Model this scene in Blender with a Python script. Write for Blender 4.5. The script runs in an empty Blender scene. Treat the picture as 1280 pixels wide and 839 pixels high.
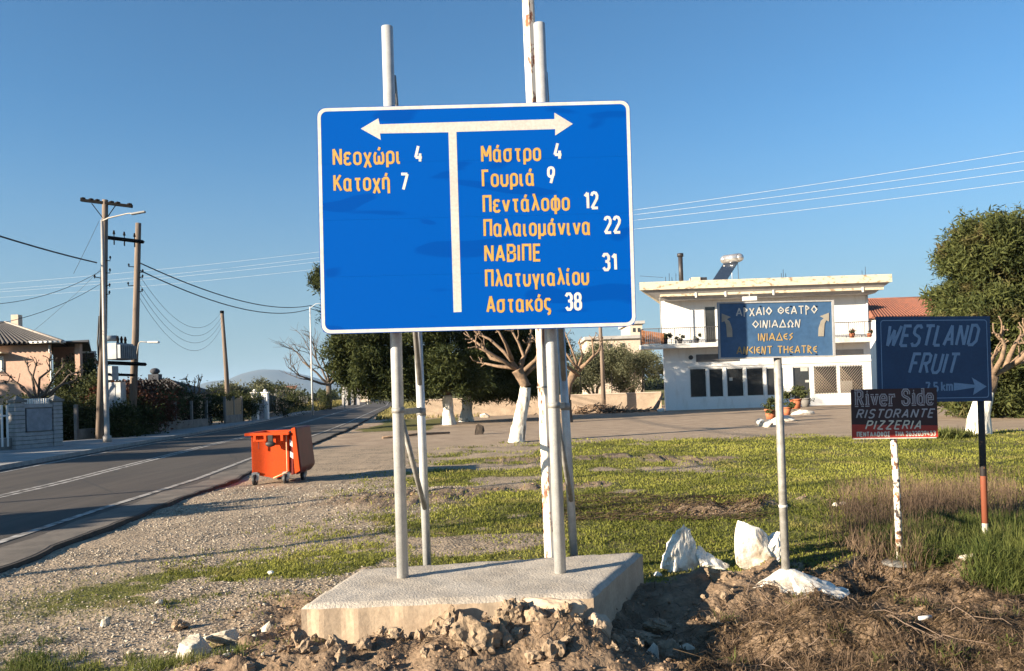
import bpy, math, random
import numpy as np
from mathutils import Vector, Matrix, noise
random.seed(7); rng = np.random.default_rng(11)
SC = bpy.context.scene; COL = SC.collection
rad = math.radians

# ------------------------------------------------------------------ camera
F = 1000.0; PITCH = rad(1.2); ROLL = rad(1.9); SHIFT = 47.5; CAMZ = 1.65
CY = 419.5 + SHIFT
fw = Vector((0, math.cos(PITCH), math.sin(PITCH))); up0 = Vector((0, -math.sin(PITCH), math.cos(PITCH))); r0 = Vector((1, 0, 0))
rt = math.cos(ROLL) * r0 - math.sin(ROLL) * up0
upv = math.sin(ROLL) * r0 + math.cos(ROLL) * up0
cam = bpy.data.cameras.new('camera'); cam_o = bpy.data.objects.new('camera', cam); COL.objects.link(cam_o)
m = Matrix(((rt.x, upv.x, -fw.x, 0), (rt.y, upv.y, -fw.y, 0), (rt.z, upv.z, -fw.z, CAMZ), (0, 0, 0, 1)))
cam_o.matrix_world = m
cam.sensor_width = 36; cam.lens = 36 * F / 1280; cam.shift_y = SHIFT / 1280
cam.clip_start = 0.1; cam.clip_end = 30000
SC.camera = cam_o

# ------------------------------------------------------------------ sky, sun, exposure
SUN_TO = Vector((-0.894, -0.450, 0)).normalized()      # horizontal direction towards the sun
SUN_EL = rad(16.0)
world = bpy.data.worlds.new("World"); SC.world = world; world.use_nodes = True
nt = world.node_tree; bgn = nt.nodes['Background']
sky = nt.nodes.new('ShaderNodeTexSky'); sky.sky_type = 'NISHITA'; sky.sun_disc = False
sky.sun_elevation = SUN_EL; sky.sun_rotation = math.atan2(SUN_TO.x, SUN_TO.y)
sky.air_density = 1.0; sky.dust_density = 0.6; sky.ozone_density = 3.0; sky.altitude = 0
# haze belt low over the horizon, the same all round
_g = nt.nodes.new('ShaderNodeTexCoord'); _s = nt.nodes.new('ShaderNodeSeparateXYZ'); nt.links.new(_g.outputs['Generated'], _s.inputs[0])
_r = nt.nodes.new('ShaderNodeMapRange'); _r.inputs[1].default_value = -.02; _r.inputs[2].default_value = .34; _r.inputs[3].default_value = .80; _r.inputs[4].default_value = 0.0; _r.interpolation_type = 'SMOOTHSTEP'
nt.links.new(_s.outputs[2], _r.inputs[0])
_m = nt.nodes.new('ShaderNodeMix'); _m.data_type = 'RGBA'; _m.inputs[7].default_value = (1.65, 2.15, 2.45, 1)
nt.links.new(_r.outputs[0], _m.inputs[0]); _h = nt.nodes.new('ShaderNodeMix'); _h.data_type = 'RGBA'; _h.blend_type = 'MULTIPLY'; _h.inputs[0].default_value = 1; _h.inputs[7].default_value = (.50, .82, .97, 1); nt.links.new(sky.outputs[0], _h.inputs[6]); nt.links.new(_h.outputs[2], _m.inputs[6]); nt.links.new(_m.outputs[2], bgn.inputs[0]); bgn.inputs[1].default_value = 0.055
sl = bpy.data.lights.new('sun', 'SUN'); sl.energy = 5.0; sl.angle = rad(0.5); sl.color = (1.0, 0.85, 0.65)
so = bpy.data.objects.new('sun', sl); COL.objects.link(so)
sd = Vector((SUN_TO.x * math.cos(SUN_EL), SUN_TO.y * math.cos(SUN_EL), math.sin(SUN_EL)))
so.rotation_euler = sd.to_track_quat('Z', 'Y').to_euler(); so.location = (-20, -10, 20)
SC.view_settings.view_transform = 'Standard'; SC.view_settings.look = 'None'
SC.view_settings.exposure = 1.75; SC.view_settings.gamma = 1.0
SC.cycles.max_bounces = 5; SC.cycles.transparent_max_bounces = 8; SC.cycles.volume_bounces = 0
SC.cycles.use_denoising = True

# ------------------------------------------------------------------ measuring helpers
def ray(u, v):
    return rt * ((u - 640) / F) + upv * ((CY - v) / F) + fw
O = Vector((0, 0, CAMZ))
def P(u, v, D):
    d = ray(u, v); return O + d * (D / d.y)
def G(u, v, z=0.0):
    d = ray(u, v); return O + d * ((z - CAMZ) / d.z)
def PX(u, D):           # world x of image column u at depth D near eye height
    return P(u, 488 - 0.0332 * (u - 640), D).x
def PZ(v, D, u=640):    # world z
    return P(u, v, D).z
def R(u0, v0, u1, v1, D):   # frontal rectangle -> x0, x1, z0, z1
    c = P((u0 + u1) / 2, (v0 + v1) / 2, D); w = (u1 - u0) * D / F; h = (v1 - v0) * D / F
    return c.x - w / 2, c.x + w / 2, c.z - h / 2, c.z + h / 2

# ------------------------------------------------------------------ numpy value noise
def vnoise(x, y, seed=0):
    xi = np.floor(x).astype(np.int64); yi = np.floor(y).astype(np.int64)
    fx = x - xi; fy = y - yi; fx = fx * fx * (3 - 2 * fx); fy = fy * fy * (3 - 2 * fy)
    def h(a, b):
        n = (a * 374761393 + b * 668265263 + seed * 974634777) & 0xFFFFFFFF
        n = ((n ^ (n >> 13)) * 1274126177) & 0xFFFFFFFF
        return ((n ^ (n >> 16)) & 0xFFFF) / 65535.0
    a = h(xi, yi); b = h(xi + 1, yi); c = h(xi, yi + 1); d = h(xi + 1, yi + 1)
    return (a * (1 - fx) + b * fx) * (1 - fy) + (c * (1 - fx) + d * fx) * fy
def fbm(x, y, o=4, seed=0):
    s = 0; a = .5; t = 0
    for k in range(o):
        s = s + a * vnoise(x * 2 ** k, y * 2 ** k, seed + k); t += a; a *= .5
    return s / t
def sstep(a, b, x):
    t = np.clip((x - a) / (b - a), 0, 1); return t * t * (3 - 2 * t)

# ------------------------------------------------------------------ materials
def _mat(name):
    m = bpy.data.materials.new(name); m.use_nodes = True
    b = m.node_tree.nodes['Principled BSDF']; return m, m.node_tree, b
def N(nt, t, **kw):
    n = nt.nodes.new(t)
    for k, v in kw.items():
        if k in n.inputs: n.inputs[k].default_value = v
        else: setattr(n, k, v)
    return n
def pos(nt, scale=(1, 1, 1), obj=False):
    if obj:
        g = nt.nodes.new('ShaderNodeTexCoord').outputs['Object']
    else:
        g = nt.nodes.new('ShaderNodeNewGeometry').outputs['Position']
    mp = nt.nodes.new('ShaderNodeMapping'); mp.inputs['Scale'].default_value = scale
    nt.links.new(g, mp.inputs[0]); return mp.outputs[0]
def noise_n(nt, vec, scale, detail=4, rough=.6, dist=0.0):
    n = nt.nodes.new('ShaderNodeTexNoise'); n.inputs['Scale'].default_value = scale; n.inputs['Detail'].default_value = detail
    n.inputs['Roughness'].default_value = rough; n.inputs['Distortion'].default_value = dist
    nt.links.new(vec, n.inputs['Vector']); return n.outputs['Fac']
def ramp(nt, fac, a, b, ca=(0, 0, 0, 1), cb=(1, 1, 1, 1)):
    r = nt.nodes.new('ShaderNodeValToRGB'); r.color_ramp.elements[0].position = a; r.color_ramp.elements[1].position = b
    r.color_ramp.elements[0].color = ca; r.color_ramp.elements[1].color = cb
    nt.links.new(fac, r.inputs[0]); return r.outputs[0]
def mix(nt, fac, a, b, mode='MIX'):
    n = nt.nodes.new('ShaderNodeMix'); n.data_type = 'RGBA'; n.blend_type = mode
    for s, val in ((0, fac), (6, a), (7, b)):
        if isinstance(val, (tuple, list)): n.inputs[s].default_value = (*val[:3], 1)
        elif isinstance(val, (int, float)): n.inputs[s].default_value = val
        else: nt.links.new(val, n.inputs[s])
    return n.outputs[2]
def bump(nt, b, h, strength=.5, dist=.02):
    n = nt.nodes.new('ShaderNodeBump'); n.inputs['Strength'].default_value = strength; n.inputs['Distance'].default_value = dist
    nt.links.new(h, n.inputs['Height']); nt.links.new(n.outputs[0], b.inputs['Normal'])
def c4(c): return (*c, 1)
def M(name, col, col2=None, scale=4, rough=.7, bmp=0, bscale=None, metal=0, lo=.35, hi=.65, stretch=(1, 1, 1), dist=.01, spec=None, fine=.12, obj=False):
    """base colour drifting between col and col2 by noise, a little fine grain, optional relief"""
    m, nt, b = _mat(name)
    v = pos(nt, stretch, obj)
    col2 = col2 or tuple(c * .75 for c in col)
    f = ramp(nt, noise_n(nt, v, scale, 5), lo, hi)
    c = mix(nt, f, col, col2)
    g = noise_n(nt, v, scale * 9, 3)
    c = mix(nt, fine, c, ramp(nt, g, .3, .7), 'OVERLAY')
    nt.links.new(c, b.inputs['Base Color']); b.inputs['Roughness'].default_value = rough; b.inputs['Metallic'].default_value = metal
    if spec is not None: b.inputs['Specular IOR Level'].default_value = spec
    if bmp: bump(nt, b, noise_n(nt, v, bscale or scale * 6, 5), bmp, dist)
    return m
def M_leaf(name, dark, light, trans=.35, brown=None):
    m, nt, b = _mat(name)
    at = nt.nodes.new('ShaderNodeAttribute'); at.attribute_name = 'rnd'
    c = mix(nt, at.outputs['Fac'], dark, light)
    if brown:
        c = mix(nt, ramp(nt, noise_n(nt, pos(nt), .8, 3), .55, .7), c, brown)
    nt.links.new(c, b.inputs['Base Color']); b.inputs['Roughness'].default_value = .75; b.inputs['Specular IOR Level'].default_value = .15
    tr = nt.nodes.new('ShaderNodeBsdfTranslucent'); nt.links.new(c, tr.inputs[0])
    ms = nt.nodes.new('ShaderNodeMixShader'); ms.inputs[0].default_value = trans
    out = nt.nodes['Material Output']
    nt.links.new(b.outputs[0], ms.inputs[1]); nt.links.new(tr.outputs[0], ms.inputs[2]); nt.links.new(ms.outputs[0], out.inputs[0])
    return m

# ------------------------------------------------------------------ object helpers
def finish(o, parent=None, label=None, cat=None, group=None, kind=None):
    if label: o['label'] = label
    if cat: o['category'] = cat
    if group: o['group'] = group
    if kind: o['kind'] = kind
    if parent is not None: o.parent = parent
    return o
def thing(name, label, cat, loc=(0, 0, 0), group=None):
    o = bpy.data.objects.new(name, None); o.empty_display_size = .2; COL.objects.link(o); o.location = loc
    o['label'] = label; o['category'] = cat
    if group: o['group'] = group
    return o
def wloc(o):
    p = Vector((0, 0, 0))
    while o is not None: p += Vector(o.location); o = o.parent
    return p
class MB:
    def __init__(s): s.v = []; s.f = []; s.s = []
    def add(s, vs, fs, smooth=False):
        k = len(s.v); s.v.extend([tuple(p) for p in vs]); s.f.extend([tuple(i + k for i in f) for f in fs]); s.s.extend([smooth] * len(fs)); return s
    def box(s, c, d, rz=0, ry=0, rx=0):
        c = Vector(c); Rm = Matrix.Rotation(rz, 3, 'Z') @ Matrix.Rotation(ry, 3, 'Y') @ Matrix.Rotation(rx, 3, 'X')
        vs = [c + Rm @ Vector((x * d[0] / 2, y * d[1] / 2, z * d[2] / 2)) for x in (-1, 1) for y in (-1, 1) for z in (-1, 1)]
        return s.add(vs, [(0, 1, 3, 2), (4, 6, 7, 5), (0, 4, 5, 1), (2, 3, 7, 6), (0, 2, 6, 4), (1, 5, 7, 3)])
    def bb(s, x0, x1, y0, y1, z0, z1): return s.box(((x0 + x1) / 2, (y0 + y1) / 2, (z0 + z1) / 2), (abs(x1 - x0), abs(y1 - y0), abs(z1 - z0)))
    def tube(s, pts, radii, n=8, caps=True, smooth=True, jit=0):
        pts = [Vector(p) for p in pts]
        if not hasattr(radii, '__len__'): radii = [radii] * len(pts)
        vs = []; ref = None
        for i, p in enumerate(pts):
            t = (pts[min(i + 1, len(pts) - 1)] - pts[max(i - 1, 0)]).normalized()
            if ref is None: ref = Vector((0, 0, 1)).cross(t); ref = Vector((1, 0, 0)) if ref.length < .05 else ref
            a = (ref - t * ref.dot(t)).normalized(); ref = a; b = t.cross(a)
            for k in range(n):
                w = 2 * math.pi * k / n; q = radii[i] * (1 + (random.uniform(-jit, jit) if jit else 0))
                vs.append(p + a * (math.cos(w) * q) + b * (math.sin(w) * q))
        fs = []
        for i in range(len(pts) - 1):
            for k in range(n):
                fs.append((i * n + k, i * n + (k + 1) % n, (i + 1) * n + (k + 1) % n, (i + 1) * n + k))
        s.add(vs, fs, smooth)
        if caps:
            k0 = len(s.v) - len(vs)
            s.f.append(tuple(k0 + k for k in reversed(range(n)))); s.s.append(False)
            s.f.append(tuple(k0 + (len(pts) - 1) * n + k for k in range(n))); s.s.append(False)
        return s
    def cyl(s, a, b, r, r2=None, n=12, smooth=True): return s.tube([a, b], [r, r if r2 is None else r2], n, True, smooth)
    def prism(s, poly, ext):
        poly = [Vector(p) for p in poly]; ext = Vector(ext); n = len(poly)
        return s.add(poly + [p + ext for p in poly], [tuple(reversed(range(n))), tuple(range(n, 2 * n))] + [(i, (i + 1) % n, n + (i + 1) % n, n + i) for i in range(n)])
    def gnarl(s, pts, radii, n=18, rings=18, amp=.1, f=1.6):
        pts = [Vector(p) for p in pts]; m_ = len(pts) - 1; Q = []; R_ = []
        for k in range(rings + 1):
            t = k / rings * m_; i = min(int(t), m_ - 1); u_ = t - i; Q.append(pts[i].lerp(pts[i + 1], u_)); R_.append(radii[i] * (1 - u_) + radii[i + 1] * u_)
        k0 = len(s.v); s.tube(Q, R_, n)
        for k, c_ in enumerate(Q):
            for j in range(n):
                p_ = Vector(s.v[k0 + k * n + j]); d_ = p_ - c_; q_ = Vector((math.cos(j / n * 6.283) * 2.2, math.sin(j / n * 6.283) * 2.2, c_.z * .8)) * f
                s.v[k0 + k * n + j] = tuple(c_ + d_ * (1 + amp * 1.6 * noise.noise(q_) + amp * .8 * noise.noise(q_ * 3)))
        return s
    def ico(s, c, r, sub=1, squash=(1, 1, 1)):
        import bmesh
        bm = bmesh.new(); bmesh.ops.create_icosphere(bm, subdivisions=sub, radius=1)
        vs = [Vector(c) + Vector((v.co.x * squash[0], v.co.y * squash[1], v.co.z * squash[2])) * r for v in bm.verts]
        bm.verts.index_update(); fs = [tuple(v.index for v in f.verts) for f in bm.faces]; bm.free()
        return s.add(vs, fs, True)
    def build(s, name, mat, parent=None, label=None, cat=None, group=None, kind=None, bevel=0, loc=None):
        me = bpy.data.meshes.new(name); off = wloc(parent) if parent is not None else Vector(loc or (0, 0, 0))
        me.from_pydata([(a - off.x, b - off.y, c - off.z) for a, b, c in s.v], [], s.f)
        me.polygons.foreach_set('use_smooth', s.s); me.materials.append(mat); me.update()
        o = bpy.data.objects.new(name, me); COL.objects.link(o)
        if loc: o.location = loc
        if bevel:
            b = o.modifiers.new('bevel', 'BEVEL'); b.width = bevel; b.segments = 2; b.limit_method = 'ANGLE'
        return finish(o, parent, label, cat, group, kind)
def npmesh(name, V, Fc, mat, parent=None, rnd=None, attrs=None, smooth=False, label=None, cat=None, group=None, kind=None):
    V = np.asarray(V, dtype=np.float32).copy(); Fc = np.asarray(Fc, dtype=np.int32)
    if parent is not None: V -= np.array(wloc(parent), dtype=np.float32)
    k = Fc.shape[1]; me = bpy.data.meshes.new(name)
    me.vertices.add(len(V)); me.vertices.foreach_set('co', V.ravel())
    me.loops.add(Fc.size); me.loops.foreach_set('vertex_index', Fc.ravel())
    me.polygons.add(len(Fc)); me.polygons.foreach_set('loop_start', np.arange(0, Fc.size, k, dtype=np.int32))
    me.polygons.foreach_set('loop_total', np.full(len(Fc), k, dtype=np.int32))
    me.polygons.foreach_set('use_smooth', np.full(len(Fc), smooth, dtype=bool))
    if rnd is not None: attrs = dict(attrs or {}, rnd=rnd)
    for a, val in (attrs or {}).items():
        at = me.attributes.new(a, 'FLOAT', 'POINT'); at.data.foreach_set('value', np.asarray(val, dtype=np.float32))
    me.materials.append(mat); me.update(calc_edges=True); me.validate()
    o = bpy.data.objects.new(name, me); COL.objects.link(o)
    return finish(o, parent, label, cat, group, kind)
def copy_thing(root, loc, rz=0, label=None, scale=None):
    c = root.copy(); COL.objects.link(c); c.location = loc; c.rotation_euler = (0, 0, rz)
    if scale: c.scale = (scale,) * 3 if not hasattr(scale, '__len__') else scale
    if label: c['label'] = label
    def rec(a, b):
        for ch in list(a.children):
            d = ch.copy(); COL.objects.link(d); d.parent = b; rec(ch, d)
    rec(root, c); return c
def unit(v): return v / np.maximum(np.linalg.norm(v, axis=1, keepdims=True), 1e-6)
def rhombi(C, A, B):
    n = len(C); V = np.empty((n, 4, 3)); V[:, 0] = C - A; V[:, 1] = C + B; V[:, 2] = C + A; V[:, 3] = C - B
    return V.reshape(-1, 3), np.arange(n * 4).reshape(n, 4)
def leaves(blobs, clumps, per, cr, ln, wd, shell=2.2, outward=.6, flat=1.0):
    """blobs: (centre, radii, weight). returns verts, faces, rnd"""
    w = np.array([b[2] for b in blobs], float); w /= w.sum(); C = []; Od = []
    for (c, r, _), q in zip(blobs, w):
        n = max(1, int(clumps * q)); d = unit(rng.normal(size=(n, 3))); rr = rng.random(n) ** (1 / shell)
        rr *= 1 + .12 * rng.normal(size=n)
        nm = max(2, n // 14); dm = unit(rng.normal(size=(nm, 3))); rm = rng.random(nm) ** (1 / (shell + 1)); pick = rng.integers(0, nm, n)
        lump = dm[pick] * rm[pick][:, None] * np.array(r) + rng.normal(size=(n, 3)) * np.array(r) * .13
        loose = d * rr[:, None] * np.array(r) * .8
        C.append(np.array(c) + np.where((rng.random(n) < .88)[:, None], lump, loose)); Od.append(d)
    C = np.concatenate(C); Od = np.concatenate(Od); n = len(C)
    rc = rng.random(n)
    C = np.repeat(C, per, 0); Od = np.repeat(Od, per, 0); rc = np.repeat(rc, per)
    off = rng.normal(size=C.shape) * cr; off[:, 2] *= flat
    C2 = C + off; a = unit(unit(off) * outward + Od * outward * .5 + rng.normal(size=C.shape) * .5)
    b = unit(np.cross(a, rng.normal(size=C.shape)))
    s = (.6 + .8 * rng.random(len(C)))[:, None]
    V, Fc = rhombi(C2, a * ln / 2 * s, b * wd / 2 * s)
    r = np.clip(rc * .6 + rng.random(len(C)) * .4, 0, 1)
    return V, Fc, np.repeat(r, 4)

# ------------------------------------------------------------------ palette
galv = M('galvanised steel', (.56, .56, .55), (.42, .43, .43), 14, .42, 0, metal=.3, lo=.3, hi=.7)
galv_dull = M('dull galvanised steel', (.34, .33, .31), (.22, .21, .19), 20, .6, .1, metal=.3)
def _peel():
    m, nt, b = _mat('white paint flaking to rust')
    v = pos(nt, (1, 1, .35)); f = ramp(nt, noise_n(nt, v, 16, 6, .7), .54, .6)
    st = ramp(nt, noise_n(nt, pos(nt, (9, 9, .7)), 3, 3), .6, .72)
    mm = nt.nodes.new('ShaderNodeMath'); mm.operation = 'MAXIMUM'; nt.links.new(f, mm.inputs[0]); nt.links.new(st, mm.inputs[1])
    rust = mix(nt, ramp(nt, noise_n(nt, v, 30, 3), .4, .6), (.30, .10, .04), (.12, .05, .03))
    c = mix(nt, mm.outputs[0], (.72, .66, .56), rust); nt.links.new(c, b.inputs['Base Color']); b.inputs['Roughness'].default_value = .75
    bump(nt, b, mm.outputs[0], .4, -.003); return m
peel = _peel()
def _peel2():
    m, nt, b = _mat('heavily flaked paint on rusty pipe')
    v = pos(nt, (1, 1, .8)); f = ramp(nt, noise_n(nt, v, 24, 6, .7), .47, .53)
    rust = mix(nt, ramp(nt, noise_n(nt, v, 12, 3), .4, .6), (.34, .13, .04), (.04, .03, .03))
    c = mix(nt, f, (.70, .66, .56), rust); nt.links.new(c, b.inputs['Base Color']); b.inputs['Roughness'].default_value = .8; return m
peel2 = _peel2()
def _signblue():
    m, nt, b = _mat('blue retroreflective sheeting')
    f = ramp(nt, noise_n(nt, pos(nt, (.55, 1, 1.9)), 2.6, 1.5, .4, .5), .60, .625)
    c = mix(nt, f, (.0003, .066, .33), (.0003, .052, .28))
    f2 = ramp(nt, noise_n(nt, pos(nt, (.8, 1, 22)), 1.6, 5, .7), .68, .75)
    c = mix(nt, mix(nt, .25, (0, 0, 0), f2), c, (.05, .13, .38))
    nt.links.new(c, b.inputs['Base Color']); b.inputs['Roughness'].default_value = .7; b.inputs['Specular IOR Level'].default_value = .02; return m
sign_blue = _signblue()
film_white = M('white sign film', (.52, .52, .50), (.47, .46, .44), 3, .5)
film_honey = M('cream sign film of the arrows', (.48, .46, .42), (.44, .41, .38), 6, .5)
film_orange = M('orange yellow sign film', (.47, .275, .06), (.42, .24, .05), 6, .5)
alu = M('aluminium sheet', (.55, .55, .55), (.45, .45, .46), 8, .4, metal=.5)
theatre_blue = M('faded blue paint', (.035, .090, .185), (.058, .125, .225), 3, .6, lo=.4, hi=.75)
white_old = M('old white paint', (.54, .53, .49), (.38, .37, .34), 30, .7)
gold_old = M('old ochre paint', (.44, .30, .11), (.32, .22, .10), 30, .7)
arrow_beige = M('beige reflective arrow', (.34, .30, .24), (.28, .25, .20), 20, .6)
grey_edge = M('grey painted frame', (.40, .39, .38), (.3, .29, .28), 12, .6)
navy = M('navy painted board', (.010, .046, .115), (.014, .056, .135), 5, .55)
navy_film = M('light blue lettering', (.20, .31, .46), (.16, .27, .41), 12, .6)
concrete = M('rough cast concrete', (.44, .39, .325), (.34, .295, .24), 3, .9, .8, 60, dist=.012)
concrete_side = M('shuttered concrete side', (.46, .355, .25), (.36, .27, .19), 4, .9, .4, 30, dist=.008)
concrete_grey = M('grey concrete', (.22, .21, .19), (.14, .13, .12), 2, .9, .4, 20)
whitewash = M('whitewashed stone', (.72, .69, .62), (.44, .36, .27), 7, .9, .6, 22, lo=.46, hi=.66, dist=.01)
whitewash_bark = M('whitewashed bark', (.72, .68, .60), (.27, .215, .16), 7, .95, 1.0, 18, lo=.50, hi=.64, dist=.03, stretch=(1, 1, .4))
limestone = M('pale limestone', (.52, .47, .38), (.36, .31, .24), 8, .9, .7, 24, dist=.012)
clod_m = M('dry clay clod', (.30, .22, .145), (.19, .135, .088), 14, .95, 1.0, 40, dist=.01)
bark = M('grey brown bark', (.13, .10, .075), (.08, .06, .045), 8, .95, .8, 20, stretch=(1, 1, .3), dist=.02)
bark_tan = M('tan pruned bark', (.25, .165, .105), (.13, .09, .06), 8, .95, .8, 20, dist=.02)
pole_wood = M('weathered pole timber', (.22, .165, .125), (.12, .09, .07), 5, .9, .6, 30, stretch=(3, 3, .15), dist=.01)
steel_dark = M('dark weathered steel', (.008, .008, .009), (.013, .013, .014), 6, .9, spec=.05)
glaze = M('brown glazed insulator', (.012, .009, .008), None, 20, .8, spec=.1)
lamp_paint = M('grey white painted lamp post', (.40, .36, .32), (.28, .25, .22), 3, .6)
orange_pl = M('orange bin plastic', (.58, .062, .006), (.50, .052, .005), 4, .6, spec=.2, lo=.3, hi=.9)
shade_orange_pl = M('orange bin plastic with shade in its colour', (.17, .018, .010), (.13, .015, .009), 5, .5)  # shade of the bin's right side is put into this darker orange
black_pl = M('black rubber', (.02, .02, .022), None, 20, .6)
refl_red = M('red reflective tape', (.55, .03, .02), None, 20, .4)
refl_white = M('white reflective tape', (.75, .72, .68), None, 20, .4)
chrome = M('zinc caster fork', (.6, .6, .6), None, 20, .35, metal=.8)
render_white = M('white rendered wall', (.80, .78, .75), (.58, .53, .46), 1.6, .9, .25, 20, lo=.52, hi=.95, stretch=(1.6, 1.6, .45))
cream_conc = M('cream painted roof edge', (.66, .57, .42), (.30, .20, .12), 3, .85, .2, lo=.53, hi=.66, stretch=(1, 1, 2))
glass_dark = M('dark shop glass', (.03, .035, .04), (.05, .05, .05), 1, .08, spec=.6)
alu_white = M('white painted aluminium', (.74, .73, .70), (.66, .65, .62), 6, .5)
iron = M('black iron railing', (.03, .03, .035), None, 12, .5)
brown_panel = M('rust brown balcony slats', (.40, .17, .07), (.28, .12, .06), 6, .7)
soffit_m = M('mid grey soffit paint', (.40, .38, .36), (.32, .30, .29), 2, .9)  # one grey for soffits, floor slabs and far roofs
terracotta = M('terracotta', (.42, .13, .055), (.34, .11, .05), 8, .8)
tile_red = M('old red clay roof tiles', (.25, .09, .05), (.16, .065, .045), 3, .85)
tile_brown = M('brown concrete roof tiles', (.075, .066, .060), (.048, .044, .042), 3, .85)
pink = M('salmon pink render', (.62, .34, .22), (.56, .30, .19), 1.0, .9)
beige = M('beige render', (.58, .46, .36), (.50, .40, .32), .5, .9)
brick_grey = M('grey white split block', (.38, .37, .36), (.28, .28, .28), 5, .9, .3)
panel_grey = M('grey metal panel', (.26, .28, .31), None, 5, .6)
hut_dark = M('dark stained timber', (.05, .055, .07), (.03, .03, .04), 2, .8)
reed = M('reed screening', (.40, .29, .17), (.24, .17, .10), 9, .95, stretch=(8, 8, .3), lo=.4, hi=.6)
mesh_green = M('dark green shade netting', (.02, .03, .028), (.035, .045, .035), 5, .9)
roof_pipe = M('dark flue pipe', (.06, .05, .05), (.03, .03, .03), 8, .5, metal=.3)
paint_line = M('worn white road paint', (.40, .38, .35), (.11, .10, .09), 6, .85, lo=.38, hi=.62)
hill_m = M('distant hillside', (.04, .05, .055), (.06, .06, .055), .004, .95)
stem_m = M('dry grey brown stems', (.20, .14, .10), (.12, .085, .06), 3, .95)
cable = M('black cable', (.02, .02, .022), None, 10, .6)
wire_al = M('bare aluminium wire', (.50, .52, .54), None, 10, .4)
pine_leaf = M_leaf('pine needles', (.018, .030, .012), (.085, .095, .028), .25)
pine_leaf_r = M_leaf('lighter pine needles', (.020, .032, .011), (.115, .125, .038), .25, brown=(.13, .10, .045))  # paler needles with brown patches for the right evergreen
olive_leaf = M_leaf('olive leaves', (.055, .065, .035), (.19, .19, .11), .25)
hedge_leaf = M_leaf('hedge leaves', (.02, .03, .012), (.09, .10, .035), .3)
hedge_red = M_leaf('reddish hedge leaves', (.05, .02, .012), (.14, .055, .03), .3)
grass_m = M_leaf('short grass blades', (.075, .09, .018), (.29, .29, .06), .35, brown=(.28, .24, .085))
grass_tall_m = M_leaf('tall green grass', (.03, .055, .013), (.165, .18, .05), .4, brown=(.20, .17, .07))
straw_m = M_leaf('dry straw', (.028, .019, .012), (.20, .135, .075), .15)
weed_m = M_leaf('dry purple brown weeds', (.065, .045, .033), (.21, .145, .095), .2)
pebble_m = M_leaf('limestone pebbles', (.14, .11, .08), (.52, .46, .37), .0)

# ================================================================== GROUND
SLAB_Z = .30
slab = [G(375, 757, SLAB_Z), G(742, 742, SLAB_Z), G(803, 689, SLAB_Z), G(447, 711, SLAB_Z)]
RD = np.array([-40, 0, 8, 12, 16.5, 28, 37, 50, 77, 115, 160, 250, 400.])
RN = np.array([-2.0, -4.7, -5.15, -5.45, -5.65, -7.0, -7.8, -9.3, -12.7, -17.3, -24, -42, -85.])
RF = np.array([-7.5, -11.2, -11.9, -12.2, -12.6, -14.1, -15.0, -16.5, -20.5, -25.5, -33, -52, -98.])
def road_near(y): return np.interp(y, RD, RN) + .12 * (fbm(y * 1.3, y * 0, 4, 5) - .5) * 2
def road_far(y): return np.interp(y, RD, RF)
def gauss(x, y, cx, cy, sx, sy, rot=0):
    c, s = math.cos(rot), math.sin(rot); a = (x - cx) * c + (y - cy) * s; b = -(x - cx) * s + (y - cy) * c
    return np.exp(-(a / sx) ** 2 - (b / sy) ** 2)
def masks(x, y):
    w = (fbm(x * .9, y * .9, 4, 3) - .5) * 2.4; w2 = (fbm(x * 3.1, y * 3.1, 3, 9) - .5) * 2
    # dug soil around the slab
    dirt = sstep(-2.4, -1.7, x + w * .6 + w2 * .2) * (1 - sstep(6.5, 7.1, y + w * .5 + w2 * .15 - .18 * np.clip(x - 1, 0, 4)))
    # bare patches in the grass
    patch = gauss(x, y, 2.55, 10.4, 1.5, .62) + gauss(x, y, -1.7, 12.3, 1.5, 1.1, .25) + .9 * gauss(x, y, 3.9, 17.8, 1.5, 1.0) + .8 * gauss(x, y, .2, 13.4, 2.0, .6, .1) + .8 * gauss(x, y, 1.2, 19, 2.5, .8, .1)
    patch = sstep(.35, .75, patch + .45 * w + .3 * w2)
    left = -1.7 - .9 * sstep(6.5, 8, y) * (1 - sstep(15, 24, y)) + .2
    gr = sstep(-.9, 1.1, x - left + w * 1.2 + w2 * .9) * (1 - sstep(-.7, .7, y - (24.6 - .14 * np.abs(x - 2)) + w * 1.5)) 
    gr = gr * (1 - dirt) * (1 - patch * .85) * (.75 + .25 * sstep(.3, .6, fbm(x * 5, y * 5, 3, 29))) * sstep(.36, .56, fbm(x * .55 + 7, y * .8, 4, 21) + .22 * sstep(-.5, 2.5, x))
    # thin grass strip running across the gravel at the left
    strip = 1.0 * gauss(x, y, -2.5, 7.6, 2.1, .85, .55) * sstep(.40, .60, fbm(x * 1.7, y * 1.7, 4, 33))
    tuft = gauss(x, y, -2.6, 5.0, 1.3, .35, .3) * sstep(.45, .6, fbm(x * 2.2, y * 2.2, 4, 37))
    verge = sstep(30, 40, y) * sstep(-9, -7, x) * (1 - sstep(-4.0, -2.5, x)) * sstep(.45, .6, fbm(x * .6, y * .3, 3, 41)) * (y < 52)
    far = sstep(60, 75, y + 0 * x)
    leftland = (1 - sstep(-1, 0, x - (road_far(y) - 5))) * .8
    g = np.clip(np.maximum.reduce([gr, strip * 1.1, tuft * .9, verge, far, leftland]), 0, 1)
    d = np.clip(np.maximum(dirt, patch * .8), 0, 1)
    lot = sstep(24, 27, y) * (1 - far)
    return g, d, lot
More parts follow.
